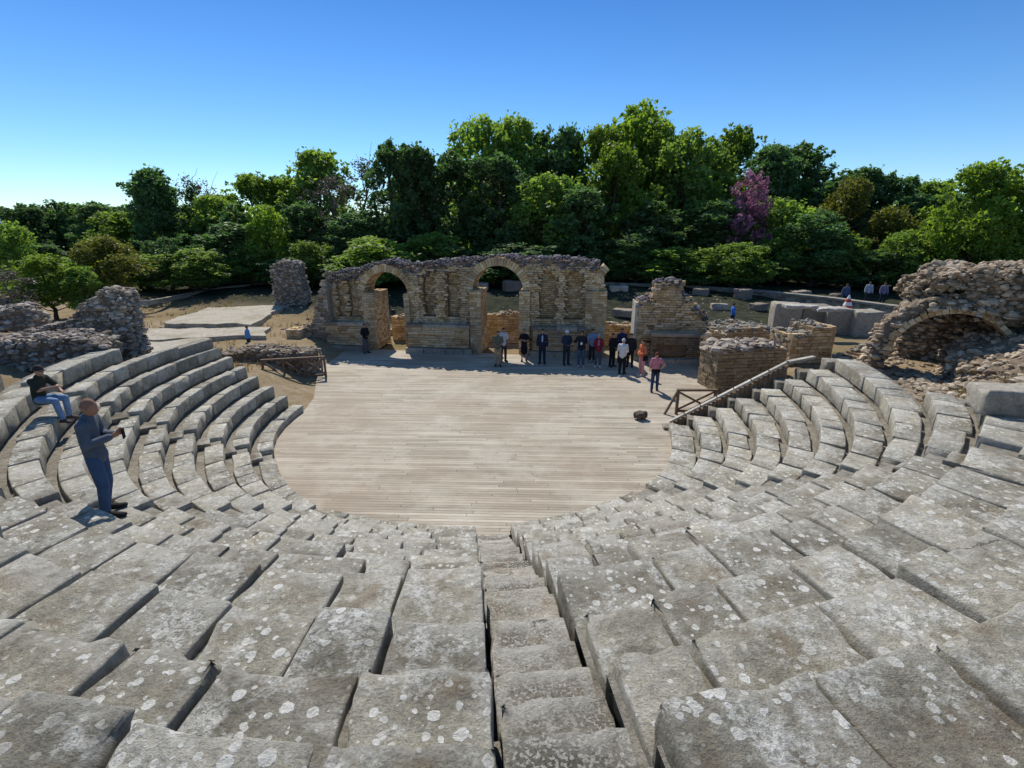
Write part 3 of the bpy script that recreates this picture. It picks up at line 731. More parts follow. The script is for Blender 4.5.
# row of big ashlar blocks behind
def ashlar(name, label, cat, loc, rot, size, mat='marble', group=None, tilt=(0, 0), rad=.05):
    V, Fc = block_geo(size, rad, (8, 6, 6), (loc[0], loc[1], 3), 2.2 if name == 'fallen_block' else 1.4)
    mb = MB(); mb.add([(p.x, p.y, p.z+size[2]/2) for p in V], Fc, random.random())
    o = mb.build(name, M[mat], None, loc, rot, True); o.rotation_euler = (tilt[0], tilt[1], rot); return tag(o, label, cat, group)
big = [('left end', 778, 333, 1.95), ('second from the left', 806, 334, 2.0), ('third from the left', 829, 336, 2.0), ('right end', 858, 338, 2.1)]
for i, (w_, px, py, s) in enumerate(big):
    p = at_z(px+10, py, .8); ashlar('stone_block', f'big squared pale block, {w_} of the row behind the brick walls' if i in (1, 2) else f'big squared pale block at the {w_} of the row behind the brick walls', 'stone block', (p.x, p.y+.6, .7), radians(-12+i*3), (1.42+.1*(i % 2), 1.2, 1.75-.08*i), 'marble', 'big squared blocks behind the walls')
for i, (px, py, sx, z0, lab) in enumerate([(800, 306, 1.6, 2.55, 'flat pale slab lying on top of the block row, left'), (828, 309, 1.5, 2.45, 'flat pale slab lying on top of the block row, right')]):
    p = at_z(px, py, z0); ashlar('stone_slab', lab, 'stone slab', (p.x, p.y, z0-.12), radians(-8+i*9), (sx, .7, .2), 'white', 'slabs on the block row', rad=.03)

# sloping coping of the right retaining wall
cp = thing('retaining_wall', 'sloping retaining wall with pale stone coping closing the right seats', 'wall', (5.4, 16.0, 0))
q0, q1, q2 = Vector((5.45, 16.15, .08)), at_z(788, 362, 2.42), at_z(814, 357, 2.5)
mb = MB(); N = 7
for i in range(N):
    a = q0.lerp(q1, i/N); b = q0.lerp(q1, (i+1)/N-.008); mb.bar(a-cp.location, b-cp.location, .15, .07, random.random())
mb.bar(q1-cp.location, q2-cp.location, .15, .07)
mb.build('coping', M['white'], cp)
mb = MB()
for i in range(26):
    a = q0.lerp(q1, i/26); b = q0.lerp(q1, (i+1)/26); z = 0
    while z < a.z-.08:
        mb.box(a.x-5.4+.005, b.x-5.4-.005, a.y-16.0-.08, a.y-16.0+.08+random.uniform(-.01, .01), z+.004, min(z+.3, a.z-.06), .004); z += .3
mb.build('wall_body', M['mortar'], cp)
# small steps between coping and seat ends
for k in range(0, 8):
    p = PT(RK(k, 347)+.12, 348.6)
    mbb = MB(); V, Fc = block_geo((.52, .5, .4), .03, (3, 3, 2), (k*3, 1, 4)); mbb.add([(v.x, v.y, v.z) for v in V], Fc, .8)
    o = mbb.build('end_step', M['channel'], cp, Vector((p.x, p.y, ZK(k)-.36))-cp.location, radians(-12), True)

# ------------------------------------------------------------------ ruins built of rubble
def smooth_core(mb, name, mat, parent, vox=.09):
    me = bpy.data.meshes.new('tmp'); me.from_pydata(mb.v, [], mb.f); o = bpy.data.objects.new('tmp', me); COL.objects.link(o)
    md = o.modifiers.new('r', 'REMESH'); md.mode = 'VOXEL'; md.voxel_size = vox; sm = o.modifiers.new('s', 'SMOOTH'); sm.factor = .5; sm.iterations = 4
    m2 = bpy.data.meshes.new_from_object(o.evaluated_get(bpy.context.evaluated_depsgraph_get())); m2.name = name
    bpy.data.objects.remove(o); bpy.data.meshes.remove(me); m2.materials.clear(); m2.materials.append(mat)
    for v in m2.vertices:
        n_ = nz(v.co.x*3, v.co.y*3, v.co.z*3)*.05+nz(v.co.x*8, v.co.y*8, v.co.z*8)*.03; v.co = v.co+v.normal*n_
    return link(name, m2, parent)
def rubble_ruin(name, label, cat, loc, box, f, n, s, mat='rubble', rot=0, st_=.16, shell=.10, core='rubble_bed'):
    t = thing(name, label, cat, loc, rot)
    mb = MB(); voxel_core(mb, box, f, .05, .15); smooth_core(mb, 'core', M[core], t)
    mb = MB(); rubble_fill(mb, n, box, f, s, shell); mb.build('rubble_skin', M[mat], t)
    return t
def fmass(cx, cy, cz, rx, ry, rz, x, y, z, pw=4):
    return (abs((x-cx)/rx)**pw+abs((y-cy)/ry)**pw+abs((z-cz)/rz)**pw)**(1/pw)*min(rx, ry, rz)-min(rx, ry, rz)
# big vaulted ruin on the right
vp = at_z(873, 364, 2.2)
def fvault(x, y, z):
    n_ = .16*nz(x*1.1, y*1.1, z*1.1)+.07*nz(x*3, y*3, z*3)
    zc = z-.32
    ax = x-1.85                      # barrel vault axis runs along local y
    rr = hypot(ax, max(zc, 0) if zc > 0 else 0) if zc > 0 else abs(ax)
    ringd = max(abs(rr-1.80)-.23, -z-.4, y-1.0-.2*sin(x), -y, ax-.9)        # left half of the ring stands free
    roof = fmass(5.75, 1.6, 2.3, 4.75, 1.9, .92, x, y, z, 5)+n_
    mass = fmass(7.5, 2.2, .6, 3.3, 2.6, 2.25, x, y, z, 4)+n_
    slope = max(z-(1.45+.10*y-.50*max(0, 3.5-x))+n_*.8+.12*nz(x*2, y*2), -y-3.4, y-.9, 1.9-.1*y-x+.3*nz(x*1.5, y*1.5, 4), x-9.5)      # rubble fan in front
    tunnel = max(rr-1.60, y-3.2, -y-.35, -z-.4)
    d = min(ringd+.04*nz(x*4, y*4, z*4), max(min(roof, mass), -tunnel))
    d = min(d, max(fmass(2.6, 3.0, .2, 1.7, .35, 1.3, x, y, z, 6), 0 if False else -9))   # back wall of the vault
    return min(d, slope)
vb = thing('vaulted_ruin', 'big rough rubble ruin with an open half vault above the right seats', 'ruin', vp, radians(-30))
box = (-.8, 9.8, -4.4, 5, -.8, 3.6)
mb = MB(); voxel_core(mb, box, fvault, .05, .17); smooth_core(mb, 'core', M['rubble_bed'], vb)
mb = MB(); rubble_fill(mb, 19000, (-.4, 9.6, -4.3, 3.4, -.4, 3.6), fvault, (.045, .125), .10); mb.build('rubble_skin', M['ruin_warm'], vb)
mb = MB(); ring_arch(mb, 1.85, .32, 1.50, 1.68, -.05, 1.1, 20, 180, 26); mb.build('vault_lining', M['brick'], vb)
sv = MB()
for i in range(8): sv.box(2.3+i*.17, 4.0, .35, .95, -.5+i*.21, -.3+i*.21, .02)
sv.build('inner_steps', M['brick'], vb)

# left rubble walls
p = at_z(92, 356, 2.6)
def fl(x, y, z):
    top = interp([(-2.6, .55), (-1.2, .9), (-.5, 1.2), (0, 1.7), (.45, 2.0), (.9, 1.98), (1.0, 1.8)], x)
    return max(z-top+.12*nz(x*2, y*2), -y+.08*nz(x*3, z*3), y-1.1, -2.6-x, x-1.0+.05*nz(y*3, z*3), -z-.6)
rubble_ruin('rubble_wall', 'tall broken rubble wall with a sloping top behind the far left seats', 'ruined wall', (at_z(99, 352, 2.6)), (-2.7, 1.2, -.1, 1.2, -.8, 2.4), fl, 4800, (.05, .10), 'ruin', radians(8))
def fm(x, y, z):
    top = interp([(-3.4, .75), (-2, .7), (-.5, .6), (.7, .7), (1.6, .4)], x)+.16*nz(x*2.5, y*2.5)
    return max(z-top, -y+.1*nz(x*3, z*3), y-1.2, -3.4-x, x-1.6, -z-.6)
rubble_ruin('rubble_wall', 'low heap-like rubble wall along the left edge behind the dry grass', 'ruined wall', at_z(38, 362, 2.9), (-3.5, 2.5, -.1, 1.3, -.8, 1.4), fm, 3400, (.05, .11), 'ruin', radians(20))
rubble_ruin('rubble_mound', 'rounded rubble stump on the left, in front of the bright shrub', 'ruined stump', at_z(24, 334, 2.6), (-1.5, 1.5, -1, 1, -.8, 1.6), lambda x, y, z: fmass(0, 0, .25, .9, .7, .9, x, y, z, 2.6)+.14*nz(x*2, y*2, z*2), 1500, (.06, .12), 'ruin')
rubble_ruin('ruined_tower', 'dark upright rubble stump standing left of the stage wall', 'ruined pier', at_z(293, 305, .9), (-1.6, 1.6, -1, 1, -.4, 4.2), lambda x, y, z: max(z-3.3+.35*abs(x-.1)**2+.25*nz(x*2, y*2), abs(x+.05*z-.1)-1.15+.16*z*.4+.1*nz(z*2, y*2), abs(y)-.75), 3400, (.06, .12), 'ruin')
def ff(x, y, z):
    top = interp([(-2.8, .35), (-1.8, .6), (0, .9), (1.6, .75), (2.4, .8)], x)+.12*nz(x*3, y*3)
    return max(z-top, -y+.1*nz(x*3, z*3), y-1.3, -2.8-x, x-2.4, -z-.5)
rubble_ruin('rubble_wall', 'low rubble wall behind the left wooden fence', 'ruined wall', at_z(258, 368, .35), (-2.9, 2.5, -.1, 1.4, -.6, 1.2), ff, 2400, (.05, .11), 'rubble', radians(-6))

# loose blocks and slabs of the upper left seats and of the right edge
for i, (px, py, z, sx, sy, sz, rot, lab) in enumerate([
    (30, 372, 3.45, 1.0, .5, .42, 35, 'weathered block in the dry grass behind the seated man, left'),
    (52, 366, 3.45, .9, .5, .4, 30, 'weathered block in the dry grass behind the seated man, second from left'),
    (74, 360, 3.4, .8, .5, .4, 26, 'weathered block in the dry grass behind the seated man, right'),
    (44, 388, 3.3, .8, .45, .3, 35, 'small weathered block lying just behind the seated man'),
    (4, 382, 3.5, .8, .5, .5, 40, 'weathered block at the left edge of the dry grass'),
    (16, 396, 3.3, .8, .5, .4, 40, 'weathered block cut by the left edge, beside the seated man')]):
    p = at_z(px, py, z); ashlar('loose_block', lab, 'stone block', (p.x, p.y, terrain(p.x, p.y)-.08), radians(rot), (sx, sy, sz), 'marble', 'loose blocks in the dry grass')
p = at_z(1004, 408, 3.6); ashlar('stone_block', 'long squared block lying on the rubble at the right edge', 'stone block', (p.x+.45, p.y+.1, 3.42), radians(-14), (1.5, .6, .5), 'marble')
if False: ashlar('stone_slab', 'small pale slab lying at the end of the upper left seats', 'stone slab', (at_z(172, 350, 3.0).x, at_z(172, 350, 3.0).y, 2.75), radians(20), (.8, .6, .3), 'white')

# stones of the excavated area behind the stage
spots = [(395, 330, .2, .9, .5, .5), (402, 322, .3, .8, .6, .6), (482, 296, .9, 1.3, .9, .7), (512, 297, .9, 1.6, 1.0, 1.0), (500, 318, .3, 1.0, .6, .5), (618, 296, 1.0, 1.6, 1, .5), (624, 310, .7, 1.8, 1.0, .6),
         (700, 300, .9, 1.4, 1, .6), (742, 302, 1.0, 1.3, 1, .9), (758, 312, .8, 1.1, .9, .6), (718, 314, .6, 1.2, .8, .5), (800, 296, 1.3, 1.5, 1, .5), (838, 298, 1.3, 1.2, .9, .5)]
names = ['left arch, lower', 'left arch, upper', 'right arch, left', 'right arch, tall middle', 'right arch, low in front', 'stage gap, far', 'stage gap, near', 'ruined pier, left', 'ruined pier, tall one', 'ruined pier, rightmost', 'ruined pier, nearest', 'block row, left', 'block row, right']
for (px, py, z, sx, sy, sz), nm in zip(spots, names):
    p = at_z(px, py, z); ashlar('fallen_block', f'fallen grey stone block seen behind the {nm}', 'stone block', (p.x, p.y, terrain(p.x, p.y)-.05), radians(random.uniform(-35, 35)), (sx*.9, sy, sz*.9), 'ruin', 'fallen blocks behind the stage')

# pale pavements of the excavated ground on the left
def sheet(name, pts, z, mat, th=.25):
    mb = MB(); out = []
    n = len(pts)
    for i in range(n):
        a, b = Vector(pts[i]), Vector(pts[(i+1) % n]); k = max(1, int((b-a).length/.5))
        for j in range(k):
            q = a.lerp(b, j/k); out.append((q.x+.5*nz(q.x*.8, q.y*.8, 1)+.16*nz(q.x*2.3, q.y*2.3, 1), q.y+.7*nz(q.x*.8, q.y*.8, 8)+.16*nz(q.x*2.3, q.y*2.3, 8)))
    m = len(out)
    mb.add([(x, y, z) for x, y in out]+[(x, y, z-th) for x, y in out], [tuple(range(m))]+[(i, (i+1) % m, m+(i+1) % m, m+i) for i in range(m)])
    return structure(mb.build(name, M[mat]))
P2 = lambda px, py, z: tuple(at_z(px, py, z)[:2])
sheet('pavement', [P2(158, 323, 1.0), P2(252, 324, 1.0), P2(288, 304, 1.0), P2(208, 308, 1.0)], 1.0, 'pavement', .5)
sheet('pavement', [P2(143, 339, .95), P2(262, 335, .95), P2(268, 327, .95), P2(146, 328, .95)], .93, 'pavement', .5)
sheet('pavement', [P2(150, 352, 1.35), P2(196, 344, 1.35), P2(210, 337, 1.35), P2(150, 340, 1.35)], 1.3, 'pavement', .5)

# path and bank wall behind the excavation
pl = [(120, 303, 1.6), (145, 301, 1.6), (208, 289, 1.6), (245, 285, 1.6), (279, 281, 1.6)]
pts = [at_z(*q) for q in pl]
mb = MB()
for a, b in zip(pts, pts[1:]):
    mb.add([a, b, b+Vector((.4, 1.5, .02)), a+Vector((.4, 1.5, .02))], [(0, 1, 2, 3)]); mb.add([a, b, b-Vector((0, 0, .35)), a-Vector((0, 0, .35))], [(0, 1, 2, 3)])
structure(mb.build('path', M['path']))
pts = [at_z(598, 283, 1.7), at_z(680, 285, 1.7), at_z(760, 291, 1.7), at_z(830, 298, 1.75), at_z(900, 307, 1.8)]
bw = thing('bank_wall', 'long low dark wall with a pale top running below the trees on the right', 'wall', pts[0])
mb = MB(); m2 = MB()
for a, b in zip(pts, pts[1:]):
    n = 14
    for i in range(n):
        q, r_ = a.lerp(b, i/n)-pts[0], a.lerp(b, (i+1)/n)-pts[0]; z = -1.4
        while z < -.1: mb.bar(q+Vector((0, 0, z)), r_+Vector((0, 0, z)), .4+random.uniform(-.05, .05), .2, random.random()); z += .21
        m2.bar(q+Vector((0, 0, 0)), r_-(r_-q)*.02+Vector((0, 0, 0)), .62, .14, random.random())
mb.build('wall_body', M['rubble'], bw); m2.build('coping', M['marble'], bw)

# ------------------------------------------------------------------ wooden fences, rock, cone, post
def fence(label, loc, rot, bays, w=1.0, h=.95, rake=True, mat='wood'):
    t = thing('wooden_fence', label, 'fence', loc, rot)
    for i in range(bays+1):
        mb = MB(); mb.bar((i*w, 0, -.35), (i*w, 0, h), .09, .09); mb.build('post', M[mat], t)
    mb = MB(); mb.bar((-.05, 0, h), (bays*w+.05, 0, h), .11, .07); mb.build('rail', M[mat], t)
    mb = MB(); mb.bar((0, 0, .12), (bays*w, 0, .12), .06, .08); mb.build('rail', M[mat], t)
    for i in range(bays):
        for a, b in (((i*w, 0.03, .15), ((i+1)*w, .03, h-.06)), ((i*w, -.03, h-.06), ((i+1)*w, -.03, .15))):
            mb = MB(); mb.bar(a, b, .04, .07); mb.build('brace', M[mat], t)
    if rake:
        mb = MB(); mb.bar((0, 0, h), (-.45, -.02, -.05), .07, .07); mb.build('strut', M[mat], t)
    return t
fence('brown wooden fence with crossed braces at the right corner of the wooden floor', at_z(676, 414, 0), radians(0), 1, 1.35, .92)
fence('brown wooden fence with crossed braces at the left corner of the wooden floor', Vector((-11.0, 21.3, 0)), radians(14), 3, .86, .95, False)
fence('grey wooden fence with slanting struts behind the left corner of the floor', Vector((-12.4, 22.4, .1)), radians(10), 4, .85, .95, False, 'wood_grey')
mb = MB()
V, Fc = block_geo((.46, .36, .30), .1, (6, 5, 4), (3, 8, 1), 4.5); mb.add([(p.x, p.y, p.z+.14) for p in V], Fc, .4)
tag(mb.build('loose_rock', mat_simple('dark_rock', (.10, .075, .06), .95, .5, 9, .8), None, at_z(640, 419, 0), .5, True), 'dark brown rock lying alone on the wooden floor', 'rock')

cone_p = at_z(847, 308, 2.05)
cn = thing('traffic_cone', 'small red and white striped cone on top of the big blocks', 'cone', (cone_p.x, cone_p.y, 2.02))
mr = mat_simple('red_plastic', (.5, .05, .03), .5, .1); mw = mat_simple('white_plastic', (.75, .75, .75), .5, .1)
for i, (z0, z1, r0, r1) in enumerate([(0, .18, .30, .24), (.18, .38, .24, .17), (.38, .56, .17, .11), (.56, .78, .11, .03)]):
    mb = MB(); mb.tube([(0, 0, z0), (0, 0, z1)], [r0, r1], 14); mb.build('band', mr if i % 2 == 0 else mw, cn, smooth_shade=False)

# ------------------------------------------------------------------ people
def mat_cloth(name, col): return mat_simple(name, col, .9, .25, 9, .35)
CM = {}
def cloth(name, col):
    if name not in CM: CM[name] = mat_cloth(name, col)
    return CM[name]
SKIN = mat_simple('skin', (.42, .24, .165), .6, .08, 20, .1)
SKIN_T = mat_simple('tanned_skin', (.34, .17, .105), .6, .1, 20, .1)
def skin_mesh(name, verts, edges, mat, vox=.03, extra=None):
    """one continuous surface: elliptical limbs fused by a voxel remesh, then smoothed"""
    mb = MB(); N = 12
    def frame(d):
        ref = Vector((1, 0, 0)) if abs(d.x) < .85 else Vector((0, 1, 0))
        a = (ref-d*ref.dot(d)).normalized(); return a, d.cross(a)
    for i, j in edges:
        p, q = Vector(verts[i][0]), Vector(verts[j][0]); d = q-p
        if d.length < 1e-5: continue
        d.normalize(); a, b_ = frame(d)
        rp = verts[i][1]; rq = verts[j][1]; rp = rp if isinstance(rp, tuple) else (rp, rp); rq = rq if isinstance(rq, tuple) else (rq, rq)
        V = []; prof = []
        if abs(d.x) > .6: rp = (min(rp),)*2; rq = (min(rq),)*2
        mp_, mq_ = min(rp), min(rq)
        for k in (1.0, .8, .45): prof.append((p-d*mp_*k, rp, sqrt(max(.02, 1-k*k))))
        for k in range(0, 5): prof.append((p.lerp(q, k/4), (rp[0]+(rq[0]-rp[0])*k/4, rp[1]+(rq[1]-rp[1])*k/4), 1))
        for k in (.45, .8, 1.0): prof.append((q+d*mq_*k, rq, sqrt(max(.02, 1-k*k))))
        for c, r_, f in prof:
            for t in range(N):
                an = 2*pi*t/N; V.append(c+a*cos(an)*r_[0]*f+b_*sin(an)*r_[1]*f)
        fs = []
        for k in range(len(prof)-1):
            for t in range(N): fs.append((k*N+t, k*N+(t+1) % N, (k+1)*N+(t+1) % N, (k+1)*N+t))
        fs.append(tuple(range(N))[::-1]); fs.append(tuple((len(prof)-1)*N+t for t in range(N))); mb.add(V, fs)
    if extra: mb.add(extra.v, extra.f)
    me = bpy.data.meshes.new('tmp'); me.from_pydata(mb.v, [], mb.f)
    o = bpy.data.objects.new('tmp', me); COL.objects.link(o)
    md = o.modifiers.new('r', 'REMESH'); md.mode = 'VOXEL'; md.voxel_size = vox
    sm = o.modifiers.new('s', 'SMOOTH'); sm.factor = .5; sm.iterations = 3
    dg = bpy.context.evaluated_depsgraph_get(); m2 = bpy.data.meshes.new_from_object(o.evaluated_get(dg)); m2.name = name
    bpy.data.objects.remove(o); bpy.data.meshes.remove(me)
    m2.materials.clear(); m2.materials.append(mat); m2.polygons.foreach_set('use_smooth', [True]*len(m2.polygons)); return m2
def ellipsoid(c, rx, ry, rz, cut=None, rot=0, noise_a=0.0):
    mb = MB(); ca, sa = cos(rot), sin(rot); V = []
    for p in SPH_V:
        k = 1+noise_a*nz(p[0]*4, p[1]*4, p[2]*4); x, y, z = p[0]*rx*k, p[1]*ry*k, p[2]*rz*k
        V.append((c[0]+x*ca-y*sa, c[1]+x*sa+y*ca, c[2]+z))
    fs = [f for f in SPH_F if cut is None or cut(sum(SPH_V[i][0] for i in f)/3, sum(SPH_V[i][1] for i in f)/3, sum(SPH_V[i][2] for i in f)/3)]
    us = sorted({i for f in fs for i in f}); mp_ = {a: b for b, a in enumerate(us)}
    mb.add([V[i] for i in us], [tuple(mp_[i] for i in f) for f in fs]); return mb
def person(label, loc, face, J=None, height=1.7, top=('navy_cloth', (.03, .04, .08)), legs=('black_cloth', (.015, .015, .02)), shoe=(.03, .03, .03), hair=(.03, .02, .015),
           hairstyle='short', sleeves='long', skirt=False, hat=None, jacket=None, bag=None, skinm=None, fingers=False, group='visitors standing on the wooden stage', build=1.0, female=False, extra=None):
    """faces local -Y; J overrides joints (unit: metres for 1.70 m stature)"""
    t = thing('person', label, 'person', loc, face, group); s = height/1.70
    sk = skinm or SKIN; b = build
    D = dict(pel=(0, 0, .93), spi=(0, .01, 1.12), che=(0, .0, 1.30), neb=(0, .0, 1.42), nek=(0, -.015, 1.49), hea=(0, -.02, 1.57), crn=(0, -.01, 1.645),
             shl=(-.17, 0, 1.38), ell=(-.235, .02, 1.12), wrl=(-.24, -.06, .88), hal=(-.235, -.09, .80),
             shr=(.17, 0, 1.38), elr=(.235, .02, 1.12), wrr=(.24, -.06, .88), har=(.235, -.09, .80),
             hil=(-.085, 0, .88), knl=(-.10, -.02, .48), anl=(-.11, .02, .09), tol=(-.13, -.14, .035),
             hir=(.085, 0, .88), knr=(.10, -.02, .48), anr=(.11, .02, .09), tor=(.13, -.14, .035))
    if J: D.update(J)
    if female:
        for a in ('shl', 'shr'): D[a] = (D[a][0]*.88, D[a][1], D[a][2])
    P = {k: Vector(v)*s for k, v in D.items()}
    R = dict(pel=(.145*b, .105*b), spi=(.125*b, .095*b), che=(.145*b, .10*b), neb=(.085, .07), nek=(.050, .055), hea=(.055, .06), crn=(.03, .03), sh=.058, el=.042, wr=.026, ha=(.036, .018), hi=.082*b, kn=.056, an=.036, to=.022)
    def rr(k, f=1.0, add=0.0):
        v = R.get(k) or R[k[:2]]
        if isinstance(v, tuple): return (v[0]*s*f+add, v[1]*s*f+add)
        return (v*s*f+add, v*s*f+add)
    chains = [('pel', 'spi', 'che', 'neb', 'nek', 'hea', 'crn'), ('che', 'shl', 'ell', 'wrl', 'hal'), ('che', 'shr', 'elr', 'wrr', 'har'), ('pel', 'hil', 'knl', 'anl', 'tol'), ('pel', 'hir', 'knr', 'anr', 'tor')]
    def mk(name, chs, f, add, mat, skip=(), xtra=None, sub=1, ovr=None, ex=None):
        names = []; edges = []
        for ch in chs:
            for a in ch:
                if a not in names: names.append(a)
            for a, c in zip(ch, ch[1:]): edges.append((a, c))
        vs = [(P[n_], (ovr or {}).get(n_) or rr(n_, f, add)) for n_ in names]; ed = [(names.index(a), names.index(c)) for a, c in edges]
        if xtra:
            for frm, chain in xtra:
                prev = names.index(frm)
                for q, r_ in chain: vs.append((Vector(q), r_)); ed.append((prev, len(vs)-1)); prev = len(vs)-1
        return link(name, skin_mesh(name, vs, ed, mat, (.0065 if ex and sub == 2 else .014 if sub == 2 else .024), ex), t)
    xt = []
    hd = P['hea']; up = (P['crn']-P['hea']).normalized(); fw = Vector(D.get('look', (0, -1, 0))).normalized(); sd = up.cross(fw).normalized()
    if True:   # nose, ears, chin grow out of the head
        xt.append(('hea', [(hd+fw*.098*s-up*.005*s, (.015*s, .015*s))]))
        if fingers:
            for q in (-1, 1): xt.append(('hea', [(hd+sd*q*.085*s, (.014*s, .02*s))]))
    if fingers:
        for side in 'lr':
            wv, hv = P['wr'+side], P['ha'+side]; d = (hv-wv).normalized(); curl = Vector(D.get('curl'+side, (0, -.3, -1))).normalized()
            acr = d.cross(curl).normalized(); 
            for i, (o_, ln) in enumerate(((-.030, .062), (-.010, .07), (.010, .066), (.030, .052))):
                b0 = hv+acr*o_*s+d*.015*s; b1 = b0+(d*.6+curl*.2)*ln*.6*s; b2 = b1+(d*.35+curl*.7)*ln*.55*s
                xt.append(('ha'+side, [(b0, (.0095*s,)*2), (b1, (.0085*s,)*2), (b2, (.0075*s,)*2)]))
            b0 = wv.lerp(hv, .45)-acr*.036*s; b1 = b0+(d*.7-acr*.5)*.035*s; b2 = b1+(d*.8+curl*.4)*.03*s
            xt.append(('ha'+side, [(b0, (.012*s,)*2), (b1, (.0105*s,)*2), (b2, (.009*s,)*2)]))
    hrot = atan2(fw.y, fw.x)+pi/2; hcn = hd+up*.018*s
    hb = ellipsoid(tuple(hcn), .074*s, .092*s, .112*s, None, hrot); jw = hcn-up*.05*s+fw*.03*s; j2 = ellipsoid(tuple(jw), .052*s, .062*s, .06*s, None, hrot); hb.add(j2.v, j2.f)
    mk('body', chains, 1.0, 0, sk, xtra=xt, sub=2 if fingers else 1, ex=hb)
    tm = cloth(*top); lm = cloth(*legs)
    arms = [('che', 'shl', 'ell', 'cul'), ('che', 'shr', 'elr', 'cur')]
    for sd_ in 'lr':
        P['cu'+sd_] = P['el'+sd_].lerp(P['wr'+sd_], .92) if sleeves == 'long' else P['el'+sd_].lerp(P['sh'+sd_], .15)
        if sleeves != 'long': P['em'+sd_] = P['sh'+sd_].lerp(P['el'+sd_], .5)
    R['cu'] = .036 if sleeves == 'long' else .052; R['em'] = .052
    if sleeves != 'long': arms = [('che', 'shl', 'eml', 'cul'), ('che', 'shr', 'emr', 'cur')]
    P['hem'] = P['pel']-(P['spi']-P['pel']).normalized()*.03*s; R['hem'] = (.145*b, .112*b)
    P['col'] = P['neb']+(P['nek']-P['neb'])*.15; R['col'] = (.075, .068)
    mk('shirt' if not jacket else 'jacket', [('spi', 'pel', 'hem'), ('spi', 'che', 'col')]+arms, 1.0, .017*s, tm, sub=2 if fingers else 1)
    # trousers / skirt
    if skirt:
        P['kn0'] = (P['knl']+P['knr'])*.5+Vector((0, 0, .02)); R['kn0'] = (.17, .15); R['md'] = (.17, .135); P['md0'] = P['pel'].lerp(P['kn0'], .5); R['md0'] = (.175, .14)
        mk('skirt', [('pel', 'md0', 'kn0')], 1.0, .004, lm)
    else:
        for sd_ in 'lr': P['tr'+sd_] = P['an'+sd_]+(P['kn'+sd_]-P['an'+sd_]).normalized()*.02*s
        R['tr'] = .05; R['kn'] = .062
        mk('trousers', [('pel', 'hil', 'knl', 'trl'), ('pel', 'hir', 'knr', 'trr')], 1.0, .012*s, lm, sub=2 if fingers else 1)
    sm = cloth('shoe_%d' % int(shoe[0]*1000), shoe)
    for sd_ in 'lr':
        a, to = P['an'+sd_], P['to'+sd_]; dd = (to-a); dd.z = 0; dd.normalize(); z0 = min(a.z-.05*s, to.z)
        h_ = a-dd*.045*s; h_.z = to.z+.008
        vs = [(h_, (.048*s, .05*s)), (Vector((a.x, a.y, to.z+.022))+dd*.03*s, (.052*s, .055*s)), (to, (.052*s, .042*s)), (to+dd*.06*s, (.042*s, .034*s))]
        link('shoe', skin_mesh('shoe', vs, [(0, 1), (1, 2), (2, 3)], sm, .014), t)
    # hair / hat
    hc = hcn+up*.008*s-fw*.008*s
    hm = cloth('hair_%d_%d' % (int(hair[0]*1000), int(hair[2]*1000)), hair)
    rot = atan2(fw.y, fw.x)+pi/2
    if hairstyle != 'none':
        hr = (.086, .102, .118) if hairstyle != 'cropped' else (.0765, .094, .113)
        cutf = (lambda x, y, z: z > -.05+.55*max(0, -y)) if hairstyle in ('short', 'cropped') else (lambda x, y, z: not (y < -.35 and z < .45))
        hq = hc-fw*.030*s+up*.012*s if hairstyle == 'long' else hc
        mbb = ellipsoid((hq.x, hq.y, hq.z), hr[0]*s, hr[1]*s, hr[2]*s, None if hairstyle == 'long' else cutf, rot, .05 if hairstyle != 'cropped' else 0)
        if hairstyle == 'long':
            q = hc-fw*.055*s; mbb.tube([tuple(q), tuple(q-Vector((0, 0, .13))*s-fw*.02), tuple(q-Vector((0, 0, .27))*s-fw*.02)], [.08*s, .075*s, .035*s], 10)
            link('hair', skin_mesh('hair', [], [], hm, .02, mbb), t)
        else: mbb.build('hair', hm, t, smooth_shade=True)
    if hat:
        hx = ellipsoid((hc.x, hc.y, hc.z+.01), .092*s, .108*s, .122*s, lambda x, y, z: z > .05, rot)
        bp = hc+fw*.13*s+Vector((0, 0, .015)); hx.add([bp+sd*.07*s, bp-sd*.07*s, hc-sd*.085*s+fw*.05*s+Vector((0, 0, .02)), hc+sd*.085*s+fw*.05*s+Vector((0, 0, .02))], [(0, 1, 2, 3)])
        hx.build('cap', cloth('cap_cloth_%d' % int(hat[0]*100), hat), t, smooth_shade=True)
    if jacket:
        mbb = ellipsoid((0, -.085*s*b, 1.24*s), .05*s, .045*s, .18*s); mbb.build('shirt_front', cloth(*jacket), t, smooth_shade=True)
    if bag:
        bb = thing('shoulder_bag', bag[0], 'bag', Vector(loc), face)
        V, Fc = block_geo((.10, .26, .24), .04, (3, 3, 3), (1, 2, 3), .5); mbb = MB(); sx = .25*bag[2]
        mbb.add([(p.x+sx*s, p.y, p.z+.86*s) for p in V], Fc); mbb.build('bag_body', cloth(*bag[1]), bb, smooth_shade=True)
        mbb = MB(); mbb.tube([(sx*s, 0, .96*s), (sx*.7*s, -.09, 1.2*s), (.05*s*bag[2], -.03, 1.43*s), (sx*.7*s, .10, 1.2*s), (sx*s, .03, .96*s)], [.010]*5, 6); mbb.build('strap', cloth(*bag[1]), bb)
    if extra: extra(t, P, s)
    return t

